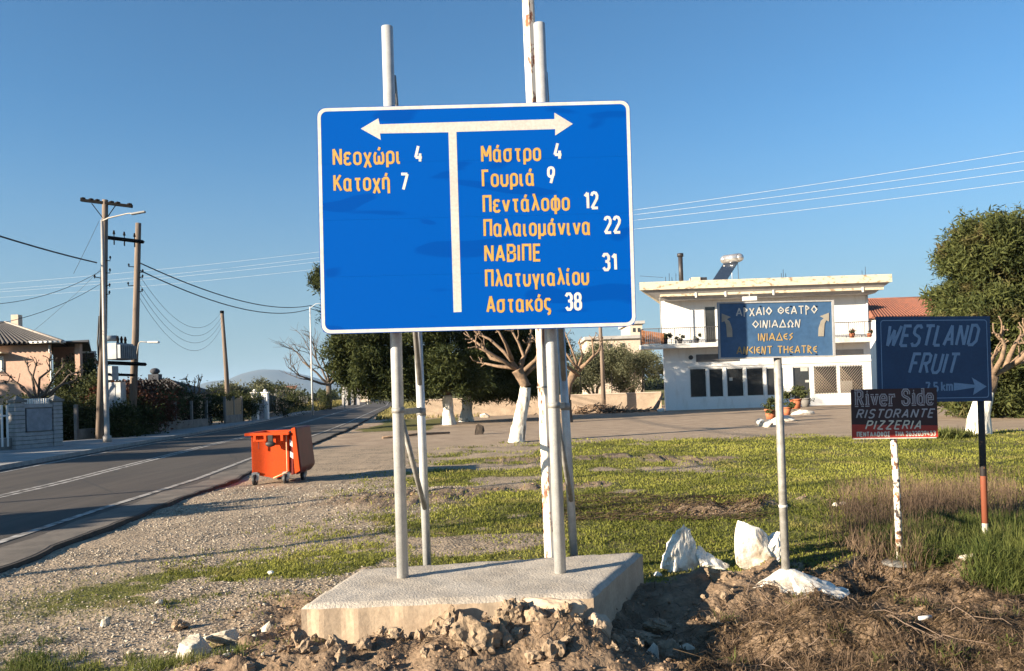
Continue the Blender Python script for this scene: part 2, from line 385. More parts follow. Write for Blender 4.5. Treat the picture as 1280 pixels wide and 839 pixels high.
def H(x, y, full=True):
    x = np.asarray(x, float); y = np.asarray(y, float)
    g, d, lot = masks(x, y)
    near = 1 - sstep(14, 30, y)
    z = (fbm(x * .7, y * .7, 3, 51) - .5) * .06 * near
    # dug heap
    z += .20 * gauss(x, y, -.05, 4.95, .66, .26) + .10 * gauss(x, y, .35, 4.85, .3, .2) + .10 * gauss(x, y, -.4, 4.6, .9, .3) + .09 * gauss(x, y, -1.3, 4.8, .8, .4) + .08 * gauss(x, y, .45, 4.6, .5, .3)
    z += -.11 * gauss(x, y, .95, 5.45, .38, .75, -.35) - .10 * gauss(x, y, 1.45, 4.75, .45, .45)
    z += .08 * gauss(x, y, 1.35, 6.3, .6, .35) + .07 * gauss(x, y, 1.0, 4.55, .28, .25) + .06 * gauss(x, y, 2.6, 5.2, 1.0, .6)
    z += .05 * gauss(x, y, -1.8, 12.3, 1.2, .8)
    z += d * near * ((fbm(x * 4.5, y * 4.5, 4, 61) - .5) * .17 + np.abs(fbm(x * 14, y * 14, 3, 71) - .5) * .13)
    z += d * sstep(1.0, 1.8, x) * (fbm(x * 1.6 + 3, y * 2.0, 3, 66) - .5) * .46 * near
    z += (1 - d) * near * (fbm(x * 9, y * 9, 3, 81) - .5) * .025
    # road bed
    rn, rf = road_near(y), road_far(y) - 60
    bed = sstep(-.02, .10, rn - x) * (1 - sstep(-1, 0, rf - x))
    z = z * (1 - bed) - .07 * bed
    return z
xs = np.concatenate([-5.8 - np.cumsum(np.geomspace(.06, 700, 75))[::-1], np.arange(-5.8, 5.4, .038), 5.4 + np.cumsum(np.geomspace(.05, 700, 80))])
ys = np.concatenate([4.0 - np.cumsum(np.geomspace(.05, 900, 40))[::-1], np.arange(4.0, 8.6, .036), 8.6 + np.cumsum(np.geomspace(.04, 900, 150))])
X_, Y_ = np.meshgrid(xs, ys); gx, gy = X_.ravel(), Y_.ravel()
gz = H(gx, gy); mg, md, ml = masks(gx, gy)
nx, ny = len(xs), len(ys); idx = np.arange(nx * ny).reshape(ny, nx)
gf = np.stack([idx[:-1, :-1], idx[:-1, 1:], idx[1:, 1:], idx[1:, :-1]], -1).reshape(-1, 4)
def ground_mat():
    m, nt, b = _mat('roadside ground')
    p = pos(nt)
    def at(n):
        a = nt.nodes.new('ShaderNodeAttribute'); a.attribute_name = n; return a.outputs['Fac']
    def ad(a, b_, op='ADD'):
        q = nt.nodes.new('ShaderNodeMath'); q.operation = op
        for i, s in enumerate((a, b_)):
            if isinstance(s, (int, float)): q.inputs[i].default_value = s
            else: nt.links.new(s, q.inputs[i])
        return q.outputs[0]
    n1 = noise_n(nt, p, 1.3, 6, .65); n2 = noise_n(nt, p, 28, 4, .7); n3 = noise_n(nt, p, 7, 5, .7)
    vo = nt.nodes.new('ShaderNodeTexVoronoi'); vo.inputs['Scale'].default_value = 34; nt.links.new(p, vo.inputs['Vector'])
    stone = mix(nt, ramp(nt, vo.outputs['Color'], .2, .8), (.33, .255, .18), (.58, .47, .34))
    gravel = mix(nt, ramp(nt, vo.outputs['Distance'], .25, .6), stone, (.15, .12, .09))
    gravel = mix(nt, ramp(nt, n1, .40, .62), gravel, (.36, .28, .20))
    lot = mix(nt, ramp(nt, n1, .35, .65), (.38, .295, .215), (.27, .205, .15))
    lot = mix(nt, .3, lot, ramp(nt, n2, .25, .75), 'OVERLAY')
    soil = mix(nt, ramp(nt, n3, .35, .65), (.24, .172, .115), (.145, .10, .066))
    soil = mix(nt, .45, soil, ramp(nt, n2, .25, .75), 'OVERLAY')
    turf = mix(nt, ramp(nt, n3, .3, .7), (.15, .15, .045), (.10, .095, .035))
    turf = mix(nt, ramp(nt, n1, .52, .68), turf, (.20, .155, .08))
    turf = mix(nt, .3, turf, ramp(nt, n2, .3, .7), 'OVERLAY')
    c = mix(nt, at('lot'), gravel, lot)
    c = mix(nt, at('dirt'), c, soil)
    gm = ramp(nt, ad(at('grass'), ad(ad(n3, -.5), .9, 'MULTIPLY')), .38, .58)
    c = mix(nt, gm, c, turf)
    nt.links.new(c, b.inputs['Base Color']); b.inputs['Roughness'].default_value = .95; b.inputs['Specular IOR Level'].default_value = .1
    hgt = ad(ad(vo.outputs['Distance'], -.6, 'MULTIPLY'), n2)
    bump(nt, b, hgt, .7, .02)
    return m
npmesh('ground', np.stack([gx, gy, gz], 1), gf, ground_mat(), attrs=dict(grass=mg, dirt=md, lot=ml), smooth=True, kind='structure')

# ---------------------------------------------------------------- road
ROAD_Z = .05
def asphalt():
    m, nt, b = _mat('worn asphalt')
    p = pos(nt); n1 = noise_n(nt, p, .5, 5, .6); n2 = noise_n(nt, p, 60, 4, .7)
    lon = noise_n(nt, pos(nt, (1.2, .05, 1)), 2.2, 4, .6)
    c = mix(nt, ramp(nt, n1, .35, .65), (.050, .040, .031), (.040, .032, .026))
    c = mix(nt, ramp(nt, lon, .45, .6), c, (.060, .048, .038))
    c = mix(nt, .4, c, ramp(nt, n2, .25, .75), 'OVERLAY')
    cr = nt.nodes.new('ShaderNodeTexVoronoi'); cr.feature = 'DISTANCE_TO_EDGE'; cr.inputs['Scale'].default_value = .55
    wv = nt.nodes.new('ShaderNodeMapping'); nt.links.new(p, wv.inputs[0]); wv.inputs['Scale'].default_value = (1, .35, 1)
    nt.links.new(wv.outputs[0], cr.inputs['Vector'])
    c = mix(nt, ramp(nt, cr.outputs['Distance'], .004, .012), mix(nt, .6, c, (.02, .02, .02)), c)
    nt.links.new(c, b.inputs['Base Color']); b.inputs['Roughness'].default_value = .85
    bump(nt, b, n2, .5, .01); return m
def strip(name, mat, left, right, ylist, z, kind='structure', parent=None, thick=.12, label=None):
    V = []; Fq = []
    ylist = np.asarray(ylist, float); l = left(ylist); r = right(ylist); n = len(ylist)
    for i in range(n): V += [(l[i], ylist[i], z), (r[i], ylist[i], z), (l[i], ylist[i], z - thick), (r[i], ylist[i], z - thick)]
    for i in range(n - 1):
        a, b_ = i * 4, i * 4 + 4
        Fq += [(a, a + 1, b_ + 1, b_), (a + 1, a + 3, b_ + 3, b_ + 1), (a + 2, a, b_, b_ + 2)]
    return npmesh(name, V, Fq, mat, kind=kind, parent=parent, label=label)
yl = np.concatenate([np.arange(-30, 4, 1.), np.arange(4, 40, .12), np.arange(40, 120, 1.), np.arange(120, 400, 6.)])
road = strip('road', asphalt(), lambda y: road_far(y), lambda y: road_near(y), yl, ROAD_Z)
pale_edge = M('pale cement dust on the road shoulder', (.15, .125, .10), (.08, .068, .056), 2.5, .9, .3, 50)
strip('road_shoulder', pale_edge, lambda y: road_near(y) - .62 + .06 * np.sin(y * 2.1), lambda y: road_near(y) - .05, yl[yl < 60], ROAD_Z + .004, thick=.003)
edge_x = lambda y: np.interp(y, RD, RN) - .80
strip('edge_line', paint_line, lambda y: edge_x(y) - .13, lambda y: edge_x(y), yl[yl < 160], ROAD_Z + .008, thick=.003)
cen = lambda y: (np.interp(y, RD, RN) * .46 + np.interp(y, RD, RF) * .54)
strip('centre_line', paint_line, lambda y: cen(y) - .16, lambda y: cen(y) - .05, yl[yl < 160], ROAD_Z + .004, thick=.003)
strip('centre_line', paint_line, lambda y: cen(y) + .05, lambda y: cen(y) + .16, yl[yl < 160], ROAD_Z + .004, thick=.003)
strip('edge_line', paint_line, lambda y: road_far(y) + .35, lambda y: road_far(y) + .47, yl[yl < 160], ROAD_Z + .004, thick=.003)
kerb_m = M('concrete kerb', (.34, .33, .31), (.24, .23, .22), 4, .9, .3, 40)
strip('kerb', kerb_m, lambda y: road_far(y) - .16, lambda y: road_far(y), yl[(yl > -20) & (yl < 90)], .17, thick=.25)
def pav_l(y): return np.interp(y, [-30, 20, 31, 35.6, 48, 60, 90], [-16, -19.8, -19.6, -17.6, -17.8, -18.6, -23.5])
pave = M('concrete pavement', (.30, .29, .275), (.21, .20, .19), 1.2, .9, .3, 30)
strip('pavement', pave, pav_l, lambda y: road_far(y) - .165, yl[(yl > -20) & (yl < 88)], .165, thick=.25)

# ---------------------------------------------------------------- distant hills
def hill(name, pts, D, depth, base=-5):
    """ridge outline as world x,z pairs at distance D, a solid rounded ridge"""
    n = 60; x = np.linspace(pts[0][0], pts[-1][0], n); z = np.interp(x, [p[0] for p in pts], [p[1] for p in pts])
    z = z + (fbm(x * .004, x * 0, 4, 3) - .5) * 30 * (z > 10); rows = 9; V = []; 
    for j in range(rows):
        t = j / (rows - 1) * 2 - 1; q = max(0, 1 - t * t) ** .8
        for i in range(n): V.append((x[i] * (1 + .05 * t), D + t * depth, base + max(0, z[i] - base) * q))
    Fq = [(j * n + i, j * n + i + 1, (j + 1) * n + i + 1, (j + 1) * n + i) for j in range(rows - 1) for i in range(n - 1)]
    return npmesh(name, V, Fq, hill_m, smooth=True, kind='structure')
hp = [(200, 500), (238, 486), (262, 478), (290, 474), (308, 466), (330, 461), (350, 461), (368, 466), (390, 471), (410, 478), (450, 484), (500, 487), (560, 490), (650, 492)]
HD = 7000
hill('hills', [(P(u, v, HD).x, P(u, v, HD).z) for u, v in hp], HD, 700)

# ================================================================== LETTERING (stroke alphabet)
def RO(x0, y0, x1, y1, r=.18):
    r = min(r, (x1 - x0) / 2, (y1 - y0) / 2); p = []
    for cx, cy, a0 in ((x1 - r, y1 - r, 0), (x0 + r, y1 - r, 90), (x0 + r, y0 + r, 180), (x1 - r, y0 + r, 270)):
        for k in range(4): a = rad(a0 + k * 30); p.append((cx + r * math.cos(a), cy + r * math.sin(a)))
    return p + ['c']
X = .72
GL = {
 ' ': (.3, []),
 'ν': (.40, [[(0, X), (.2, 0), (.4, X)]]),
 'ε': (.36, [[(.36, .62), (.28, X), (.1, X), (.01, .62), (.01, .48), (.1, .38), (0, .28), (0, .1), (.1, 0), (.28, 0), (.38, .1)], [(.1, .38), (.27, .38)]]),
 'ο': (.40, [RO(0, 0, .4, X)]),
 'χ': (.40, [[(0, X), (.4, -.24)], [(.4, X), (0, -.24)]]),
 'ω': (.56, [[(.08, X), (0, .52), (0, .12), (.08, 0), (.2, 0), (.28, .12), (.28, .48)], [(.28, .12), (.36, 0), (.48, 0), (.56, .12), (.56, .52), (.48, X)]]),
 'ρ': (.40, [RO(0, 0, .4, X), [(0, .3), (0, -.27)]]),
 'ι': (.16, [[(0, X), (0, .1), (.06, 0), (.16, 0)]]),
 'α': (.46, [RO(0, 0, .37, X), [(.39, X), (.38, .12), (.42, 0), (.49, 0)]]),
 'τ': (.38, [[(0, X - .01), (.38, X - .01)], [(.19, X), (.19, .1), (.25, 0), (.34, 0)]]),
 'η': (.38, [[(0, 0), (0, X)], [(0, .55), (.1, X), (.28, X), (.38, .58), (.38, -.27)]]),
 'κ': (.38, [[(0, 0), (0, X)], [(.36, X), (.02, .32)], [(.14, .44), (.4, 0)]]),
 'σ': (.46, [RO(0, 0, .4, X), [(.2, X), (.50, X)]]),
 'ς': (.36, [[(.36, .64), (.28, X), (.1, X), (0, .6), (0, .26), (.1, .12), (.28, .06), (.33, -.06), (.28, -.2), (.16, -.24)]]),
 'υ': (.40, [[(0, X), (0, .16), (.1, 0), (.3, 0), (.4, .16), (.4, X)]]),
 'λ': (.42, [[(.02, 1), (.12, 1), (.42, 0)], [(.22, .64), (0, 0)]]),
 'φ': (.50, [RO(0, 0, .5, X), [(.25, .95), (.25, -.27)]]),
 'μ': (.42, [[(0, -.27), (0, X)], [(0, .14), (.1, 0), (.26, 0), (.38, .14)], [(.38, X), (.38, .1), (.45, 0)]]),
 'γ': (.40, [[(0, X), (.2, .05), (.4, X)], [(.2, .08), (.2, -.28)]]),
 'Ν': (.46, [[(0, 0), (0, 1), (.46, 0), (.46, 1)]]), 'Κ': (.44, [[(0, 0), (0, 1)], [(.42, 1), (.02, .4)], [(.15, .56), (.46, 0)]]),
 'Μ': (.56, [[(0, 0), (0, 1), (.28, .32), (.56, 1), (.56, 0)]]), 'Γ': (.36, [[(0, 0), (0, 1), (.38, 1)]]),
 'Π': (.46, [[(0, 0), (0, 1), (.46, 1), (.46, 0)]]), 'Α': (.50, [[(0, 0), (.25, 1), (.5, 0)], [(.09, .28), (.41, .28)]]),
 'Β': (.44, [[(0, .53), (.3, .53), (.42, .64), (.42, .88), (.3, 1), (0, 1), (0, 0), (.3, 0), (.45, .14), (.45, .40), (.34, .52)]]),
 'Ι': (.02, [[(0, 0), (0, 1)]]), 'Ε': (.38, [[(.4, 1), (0, 1), (0, 0), (.4, 0)], [(0, .52), (.34, .52)]]),
 '0': (.42, [RO(0, 0, .42, 1)]), '1': (.24, [[(0, .78), (.22, 1), (.22, 0)]]),
 '2': (.44, [[(0, .8), (.08, .96), (.2, 1), (.34, .96), (.43, .8), (.40, .6), (0, 0), (.46, 0)]]),
 '3': (.42, [[(0, .84), (.1, 1), (.3, 1), (.41, .86), (.41, .66), (.30, .54), (.42, .42), (.42, .14), (.3, 0), (.12, 0), (0, .16)], [(.15, .54), (.3, .54)]]),
 '4': (.46, [[(.2, 1), (0, .26), (.48, .26)], [(.34, .52), (.34, 0)]]),
 '5': (.42, [[(.4, 1), (.04, 1), (.02, .55), (.28, .6), (.42, .46), (.42, .14), (.3, 0), (.12, 0), (0, .14)]]),
 '6': (.42, [RO(0, 0, .42, .58), [(.03, .4), (.22, 1)]]), '7': (.44, [[(0, 1), (.45, 1), (.16, 0)]]),
 '8': (.42, [RO(.02, .53, .4, 1), RO(0, 0, .42, .53)]), '9': (.42, [RO(0, .42, .42, 1), [(.39, .6), (.2, 0)]]),
 '.': (.05, [[(0, 0), (.06, 0)]]), ':': (.06, [[(.02, .1), (.08, .1)], [(.02, .6), (.08, .6)]]),
 'W': (.64, [[(0, 1), (.12, 0), (.34, .8), (.46, 0), (.7, 1)]]), 'E': (.38, [[(.4, 1), (0, 1), (0, 0), (.4, 0)], [(0, .52), (.34, .52)]]),
 'S': (.42, [[(.42, .86), (.32, 1), (.12, 1), (.01, .86), (.02, .64), (.12, .55), (.32, .46), (.42, .36), (.42, .14), (.3, 0), (.1, 0), (0, .14)]]),
 'T': (.44, [[(-.02, 1), (.48, 1)], [(.22, 1), (.22, 0)]]), 'L': (.34, [[(0, 1), (0, 0), (.36, 0)]]),
 'A': (.50, [[(0, 0), (.26, 1), (.5, 0)], [(.09, .3), (.41, .3)]]), 'N': (.46, [[(0, 0), (0, 1), (.46, 0), (.46, 1)]]),
 'D': (.46, [[(0, 0), (0, 1), (.26, 1), (.45, .8), (.45, .2), (.26, 0), (0, 0)]]), 'F': (.36, [[(0, 0), (0, 1), (.4, 1)], [(0, .52), (.32, .52)]]),
 'R': (.44, [[(0, 0), (0, 1), (.3, 1), (.42, .9), (.42, .6), (.3, .5), (0, .5)], [(.2, .5), (.46, 0)]]),
 'U': (.44, [[(0, 1), (0, .16), (.12, 0), (.32, 0), (.44, .16), (.44, 1)]]), 'I': (.02, [[(0, 0), (0, 1)]]),
 'O': (.46, [RO(0, 0, .46, 1, .22)]), 'P': (.42, [[(0, 0), (0, 1), (.3, 1), (.42, .88), (.42, .6), (.3, .48), (0, .48)]]),
 'Z': (.44, [[(0, 1), (.44, 1), (0, 0), (.46, 0)]]), 'C': (.4, [[(.4, .84), (.3, 1), (.1, 1), (0, .84), (0, .16), (.1, 0), (.3, 0), (.4, .16)]]),
 'H': (.44, [[(0, 0), (0, 1)], [(.44, 0), (.44, 1)], [(0, .5), (.44, .5)]]), 'Τ': (.44, [[(-.02, 1), (.48, 1)], [(.22, 1), (.22, 0)]]),
 'Λ': (.5, [[(0, 0), (.25, 1), (.5, 0)]]), 'Η': (.44, [[(0, 0), (0, 1)], [(.44, 0), (.44, 1)], [(0, .5), (.44, .5)]]),
 'Ο': (.46, [RO(0, 0, .46, 1, .22)]), 'Φ': (.5, [RO(0, .15, .5, .85, .25), [(.25, 1), (.25, 0)]]),
 'Σ': (.42, [[(.42, 1), (0, 1), (.26, .5), (0, 0), (.44, 0)]]),
 'k': (.38, [[(0, 0), (0, 1)], [(.34, .66), (.02, .28)], [(.12, .38), (.38, 0)]]), 'm': (.6, [[(0, 0), (0, .68), (.22, .68), (.3, .6), (.3, 0)], [(.3, .6), (.38, .68), (.54, .68), (.6, .6), (.6, 0)]]),
 # slab serif letters of the restaurant board
 'serifR': (.6, [[(.1, 0), (.1, 1), (.42, 1), (.54, .9), (.54, .62), (.42, .52), (.1, .52)], [(.34, .52), (.56, .04)], [(-.04, 1), (.1, 1)], [(-.04, 0), (.24, 0)], [(.46, 0), (.68, 0)]]),
 'serifS': (.5, [[(.46, .70), (.46, .88), (.34, 1), (.12, 1), (.01, .86), (.02, .66), (.12, .56), (.36, .46), (.47, .36), (.47, .14), (.34, 0), (.12, 0), (0, .12), (0, .3)]]),
 'serifi': (.24, [[(.0, .66), (.14, .66), (.14, 0)], [(-.04, 0), (.3, 0)], [(.10, .9), (.18, .9)]]),
 'serifv': (.5, [[(.06, .66), (.25, .02), (.44, .66)], [(-.06, .67), (.18, .67)], [(.32, .67), (.56, .67)]]),
 'serife': (.42, [[(.02, .36), (.42, .36), (.42, .54), (.32, .68), (.12, .68), (.01, .54), (.01, .14), (.12, 0), (.32, 0), (.42, .12)]]),
 'serifr': (.36, [[(.0, .66), (.12, .66), (.12, 0)], [(-.04, 0), (.28, 0)], [(.12, .48), (.22, .64), (.38, .66), (.4, .5)]]),
 'serifd': (.48, [RO(0, 0, .4, .66), [(.26, 1), (.4, 1), (.4, 0), (.52, 0)]]),
 # angular "antique" letters of the theatre board
 'gA': (.62, [[(0, 0), (.34, .95), (.6, 0)], [(.0, .28), (.55, .3)]]), 'gP': (.42, [[(.02, -.15), (.02, 1), (.4, .66), (.02, .42)]]),
 'gX': (.5, [[(0, .9), (.5, -.1)], [(.5, .9), (0, -.1)]]), 'gI': (.06, [[(.02, 0), (.02, .95)]]),
 'gO': (.6, [[(.3, .05), (.6, .47), (.3, .9), (0, .47), 'c']]), 'gQ': (.56, [[(.28, .1), (.56, .35), (.56, .6), (.28, .88), (0, .6), (0, .35), 'c'], [(.14, .48), (.42, .48)]]),
 'gE': (.42, [[(.42, .85), (.1, .72), (0, .48), (.1, .22), (.42, .06)], [(.02, .48), (.36, .48)]]), 'gT': (.56, [[(0, .92), (.56, .92)], [(.28, .92), (.28, -.02)]]),
 'gN': (.5, [[(0, 0), (.08, .95), (.36, -.12), (.5, .95)]]), 'gD': (.62, [[(0, .02), (.34, .9), (.62, .02), 'c']]),
 'gW': (.62, [[(0, 0), (.2, 0), (.04, .42), (.3, .9), (.58, .42), (.42, 0), (.62, 0)]]), 'gS': (.4, [[(.4, .9), (.04, .62), (.36, .4), (.0, .02)]]),
 'gC': (.42, [[(.42, .9), (.0, .48), (.42, .06)]]), 'gH': (.5, [[(.02, 0), (.02, .95)], [(.48, 0), (.48, .95)], [(.02, .5), (.48, .5)]]),
 'gR': (.48, [[(.02, 0), (.02, 1), (.42, .7), (.04, .46), (.48, -.12)]]),
}
for a, b_ in (('ί', 'ι'), ('ό', 'ο'), ('ά', 'α'), ('ή', 'η'), ('ώ', 'ω')):
    w_, s_ = GL[b_]; cx_ = w_ / 2 if b_ != 'ι' else .02
    GL[a] = (w_, s_ + [[(cx_ - .02, .84), (cx_ + .07, 1.04)]])
def ribbon(pts, hw):
    closed = pts[-1] == 'c'; p = [Vector((q[0], q[1])) for q in (pts[:-1] if closed else pts)]; n = len(p); L = []; Rr = []
    for i in range(n):
        a = p[(i - 1) % n] if (closed or i > 0) else None; b = p[(i + 1) % n] if (closed or i < n - 1) else None
        d1 = (p[i] - a).normalized() if a is not None else None; d2 = (b - p[i]).normalized() if b is not None else None
        if d1 is None: d1 = d2
        if d2 is None: d2 = d1
        t = (d1 + d2); t = t.normalized() if t.length > .01 else d1
        nn = Vector((-t.y, t.x)); k = 1 / max(.45, nn.dot(Vector((-d1.y, d1.x)))); 
        L.append(p[i] + nn * hw * k); Rr.append(p[i] - nn * hw * k)
    q = [];
    for i in range(n if closed else n - 1):
        j = (i + 1) % n; q.append((Rr[i], Rr[j], L[j], L[i]))
    return q
class Plane:
    """a sign face standing upright: origin, x axis, z axis, outward normal"""
    def __init__(s, o, xa, za): s.o = Vector(o); s.x = Vector(xa).normalized(); s.z = Vector(za).normalized(); s.n = s.x.cross(s.z).normalized()
    def pt(s, a, b, h=0): return s.o + s.x * a + s.z * b + s.n * h
    def uv(s, u, v):       # where the sight line meets the face
        d = ray(u, v); t = (s.o - O).dot(s.n) / d.dot(s.n); q = O + d * t - s.o; return q.dot(s.x), q.dot(s.z)
_zz = [0]
def text_on(pl, txt, p0, p1, cap, hw, mat, parent, h=.0012, gap=.2, slant=0, name='lettering', prefix='', kx=None):
    """one line of lettering, baseline p0 to p1 in face coordinates, as thin film on the face"""
    toks = [prefix + c if c != ' ' else ' ' for c in txt] if not isinstance(txt, list) else txt
    tot = sum(GL[t][0] + gap for t in toks) - gap
    a = Vector(p0); b = Vector(p1); L = (b - a).length; ex = (b - a).normalized(); ez = Vector((-ex.y, ex.x)); sx = L / tot
    mb = MB(); x = 0; k = 0
    for t in toks:
        w, st = GL[t]
        for s_ in st:
            k += 1
            q2 = [(q if q == 'c' else ((x + q[0] + slant * q[1]) * sx, q[1] * cap)) for q in s_]
            runs = [[]]                                   # break the line at sharp corners so strokes keep their width
            if q2[-1] == 'c': runs = [q2]
            else:
                for i_, q in enumerate(q2):
                    runs[-1].append(q)
                    if 0 < i_ < len(q2) - 1:
                        d1 = Vector((q[0] - q2[i_ - 1][0], q[1] - q2[i_ - 1][1])).normalized(); d2 = Vector((q2[i_ + 1][0] - q[0], q2[i_ + 1][1] - q[1])).normalized()
                        if d1.dot(d2) < -.15: runs.append([q])
            for n_r, quad in [(i_, qd) for i_, run in enumerate(runs) for qd in ribbon(run, hw * cap)]:
                k += 0 if n_r == 0 else 1
                mb.add([pl.pt(*(a + ex * q.x + ez * q.y), h + (k % 6) * .00008) for q in quad], [(0, 1, 2, 3)])
        x += w + gap
    return mb.build(name, mat, parent)
def rrect(x0, z0, x1, z1, r, n=5):
    p = []
    for cx, cz, a0 in ((x1 - r, z1 - r, 0), (x0 + r, z1 - r, 90), (x0 + r, z0 + r, 180), (x1 - r, z0 + r, 270)):
        for k in range(n + 1): a = rad(a0 + k * 90 / n); p.append((cx + r * math.cos(a), cz + r * math.sin(a)))
    return p
def band(pl, outer, inner, h, mat, name, parent):
    mb = MB(); n = len(outer)
    for i in range(n):
        j = (i + 1) % n; mb.add([pl.pt(*outer[i], h), pl.pt(*outer[j], h), pl.pt(*inner[j], h), pl.pt(*inner[i], h)], [(0, 1, 2, 3)])
    return mb.build(name, mat, parent)
def poly_on(pl, pts, h, mat, name, parent): 
    mb = MB(); mb.prism([pl.pt(a, b, h) for a, b in pts], pl.n * .0008); return mb.build(name, mat, parent)

# ================================================================== THE BIG ROAD SIGN
SD = 5.72
c_ = P(595, 271, SD)
za = (P(592, 129, SD) - P(601, 410, SD)).normalized(); xa = (P(792, 266, SD) - P(401, 276, SD)).normalized()
za = (za - xa * za.dot(xa)).normalized()
rs = thing('road_sign', 'big blue direction sign with a white two headed arrow on four steel poles', 'road sign', (c_.x, SD + .25, SLAB_Z))
pl = Plane(c_, xa, za)
W2, H2 = 394.5 * SD / F / 2, 285.5 * SD / F / 2
nb = 4
for k in range(nb):                                       # four horizontal aluminium planks
    z0 = -H2 + 2 * H2 * k / nb + .0003; z1 = -H2 + 2 * H2 * (k + 1) / nb - .0003
    r = .055
    pts = rrect(-W2, z0, W2, z1, .002, 1)
    if k == 0: pts = [(W2, z1), (-W2, z1), (-W2, z0 + r), (-W2 + r * .3, z0 + r * .3), (-W2 + r, z0), (W2 - r, z0), (W2 - r * .3, z0 + r * .3), (W2, z0 + r)]
    if k == nb - 1: pts = [(W2, z0), (W2, z1 - r), (W2 - r * .3, z1 - r * .3), (W2 - r, z1), (-W2 + r, z1), (-W2 + r * .3, z1 - r * .3), (-W2, z1 - r), (-W2, z0)]
    mb = MB(); mb.prism([pl.pt(a, b, -.025) for a, b in pts], pl.n * .025); mb.build('panel', sign_blue, rs)
band(pl, rrect(-W2 + .004, -H2 + .004, W2 - .004, H2 - .004, .062), rrect(-W2 + .028, -H2 + .028, W2 - .028, H2 - .028,   .045), .0008, film_white, 'border', rs)
A = [pl.uv(*q) for q in ((451, 161), (473, 148), (474.5, 155.5), (693, 149), (693, 141), (716, 155), (694, 169.5), (694, 161.5), (570.5, 165.0), (577, 390), (567, 390.5), (560.5, 165.5), (475, 167), (476, 175))]
# arrow: split into convex pieces
ar = MB()
for ids in ((0, 13, 12, 2, 1), (2, 12, 11, 8, 7, 3), (3, 7, 6, 5, 4), (11, 10, 9, 8)):
    ar.add([pl.pt(*A[i], .0008) for i in ids], [tuple(range(len(ids)))])
ar.build('arrow', film_honey, rs)
LINES = [('Νεοχώρι', 416, 206, 502, 203.5, 1), ('4', 518, 202, 529, 202, 0), ('Κατοχή', 417, 238.5, 488, 236.5, 1), ('7', 500, 237, 511, 237, 0),
 ('Μάστρο', 601.5, 202, 677, 200, 1), ('4', 692, 198.5, 703.5, 198.5, 0), ('Γουριά', 602.5, 233, 669, 231, 1), ('9', 684, 229, 694, 229, 0),
 ('Πεντάλοφο', 603.5, 265, 713, 262, 1), ('12', 730, 260.5, 749, 260, 0), ('Παλαιομάνινα', 604.5, 295, 739, 292.5, 1), ('22', 755, 291, 777, 290.5, 0),
 ('ΝΑΒΙΠΕ', 605.5, 326.5, 677, 325.5, 1), ('31', 753, 337.5, 772, 337, 0), ('Πλατυγιαλίου', 606.5, 358, 737, 355, 1), ('Αστακός', 608, 390, 690, 388, 1), ('38', 706.5, 387, 728, 386.5, 0)]
for t, u0, v0, u1, v1, c in LINES:
    text_on(pl, t, pl.uv(u0 + 1.5, v0), pl.uv(u1 - 2, v1), 19.5 * SD / F, .079 if c else .088, film_orange if c else film_white, rs, gap=.27)
# poles: front pair carry the sheet, back pair brace it
def post(name, a, b, r, mat, parent, n=16): mb = MB(); mb.cyl(a, b, r, n=n); return mb.build(name, mat, parent)
f1 = (G(503.5, 722, SLAB_Z), P(484, 34, 5.86)); f2 = (G(700.5, 716, SLAB_Z), P(674, 30, 5.9))
f1[1].y = f1[0].y; f1 = (f1[0], P(484, 34, f1[0].y)); f2 = (f2[0], P(674, 30, f2[0].y))
# slide poles just behind the sheet
sh = max(0, (SD + .03 + .045) - min(f1[0].y, f2[0].y)); 
for p_ in (f1, f2):
    for q in p_: q.y += sh
post('post', f1[0] - Vector((0, 0, .1)), f1[1], .0435, galv, rs); post('post', f2[0] - Vector((0, 0, .1)), f2[1], .0435, galv, rs)
D1, D2 = G(534, 700, SLAB_Z), G(717.5, 688, SLAB_Z)
b1 = (D1, P(521.5, 395, D1.y)); b2 = (D2, P(700, 400, D2.y))
post('post', b1[0] - Vector((0, 0, .1)), b1[1], .034, galv, rs); post('post', b2[0] - Vector((0, 0, .1)), b2[1], .034, galv, rs)
def lerp(p, t): return p[0].lerp(p[1], t)
for fr, bk in ((f1, b1), (f2, b2)):
    zf = lambda p, z: p[0].lerp(p[1], (z - p[0].z) / (p[1].z - p[0].z))
    bo = Vector((.0, .0, 0))
    post('brace', zf(fr, fr[1].z - .35) + Vector((.03, .04, 0)), zf(bk, 1.72) + Vector((0, -.02, 0)), .021, galv_dull, rs, 10)
    post('brace', zf(fr, 1.45) + Vector((.02, .05, 0)), zf(bk, .72) + Vector((0, -.02, 0)), .021, galv_dull, rs, 10)
    mb = MB(); a = zf(fr, 1.53); b = zf(bk, 1.50); mb.box((a + b) / 2, ((b - a).length, .012, .045), rz=math.atan2(b.y - a.y, b.x - a.x)); 
    mb.cyl(b - Vector((0, 0, .03)), b + Vector((0, 0, .03)), .039, n=14); mb.cyl(a - Vector((0, 0, .02)), a + Vector((0, 0, .02)), .048, n=14); mb.build('clamp_bracket', galv_dull, rs)
for z in (-.55, 0, .55):                                   # rails on the back of the sheet
    mb = MB(); a = pl.pt(-W2 + .1, z, -.045); b = pl.pt(W2 - .1, z, -.045); mb.tube([a, b], .018, 4); mb.build('rail', galv_dull, rs)
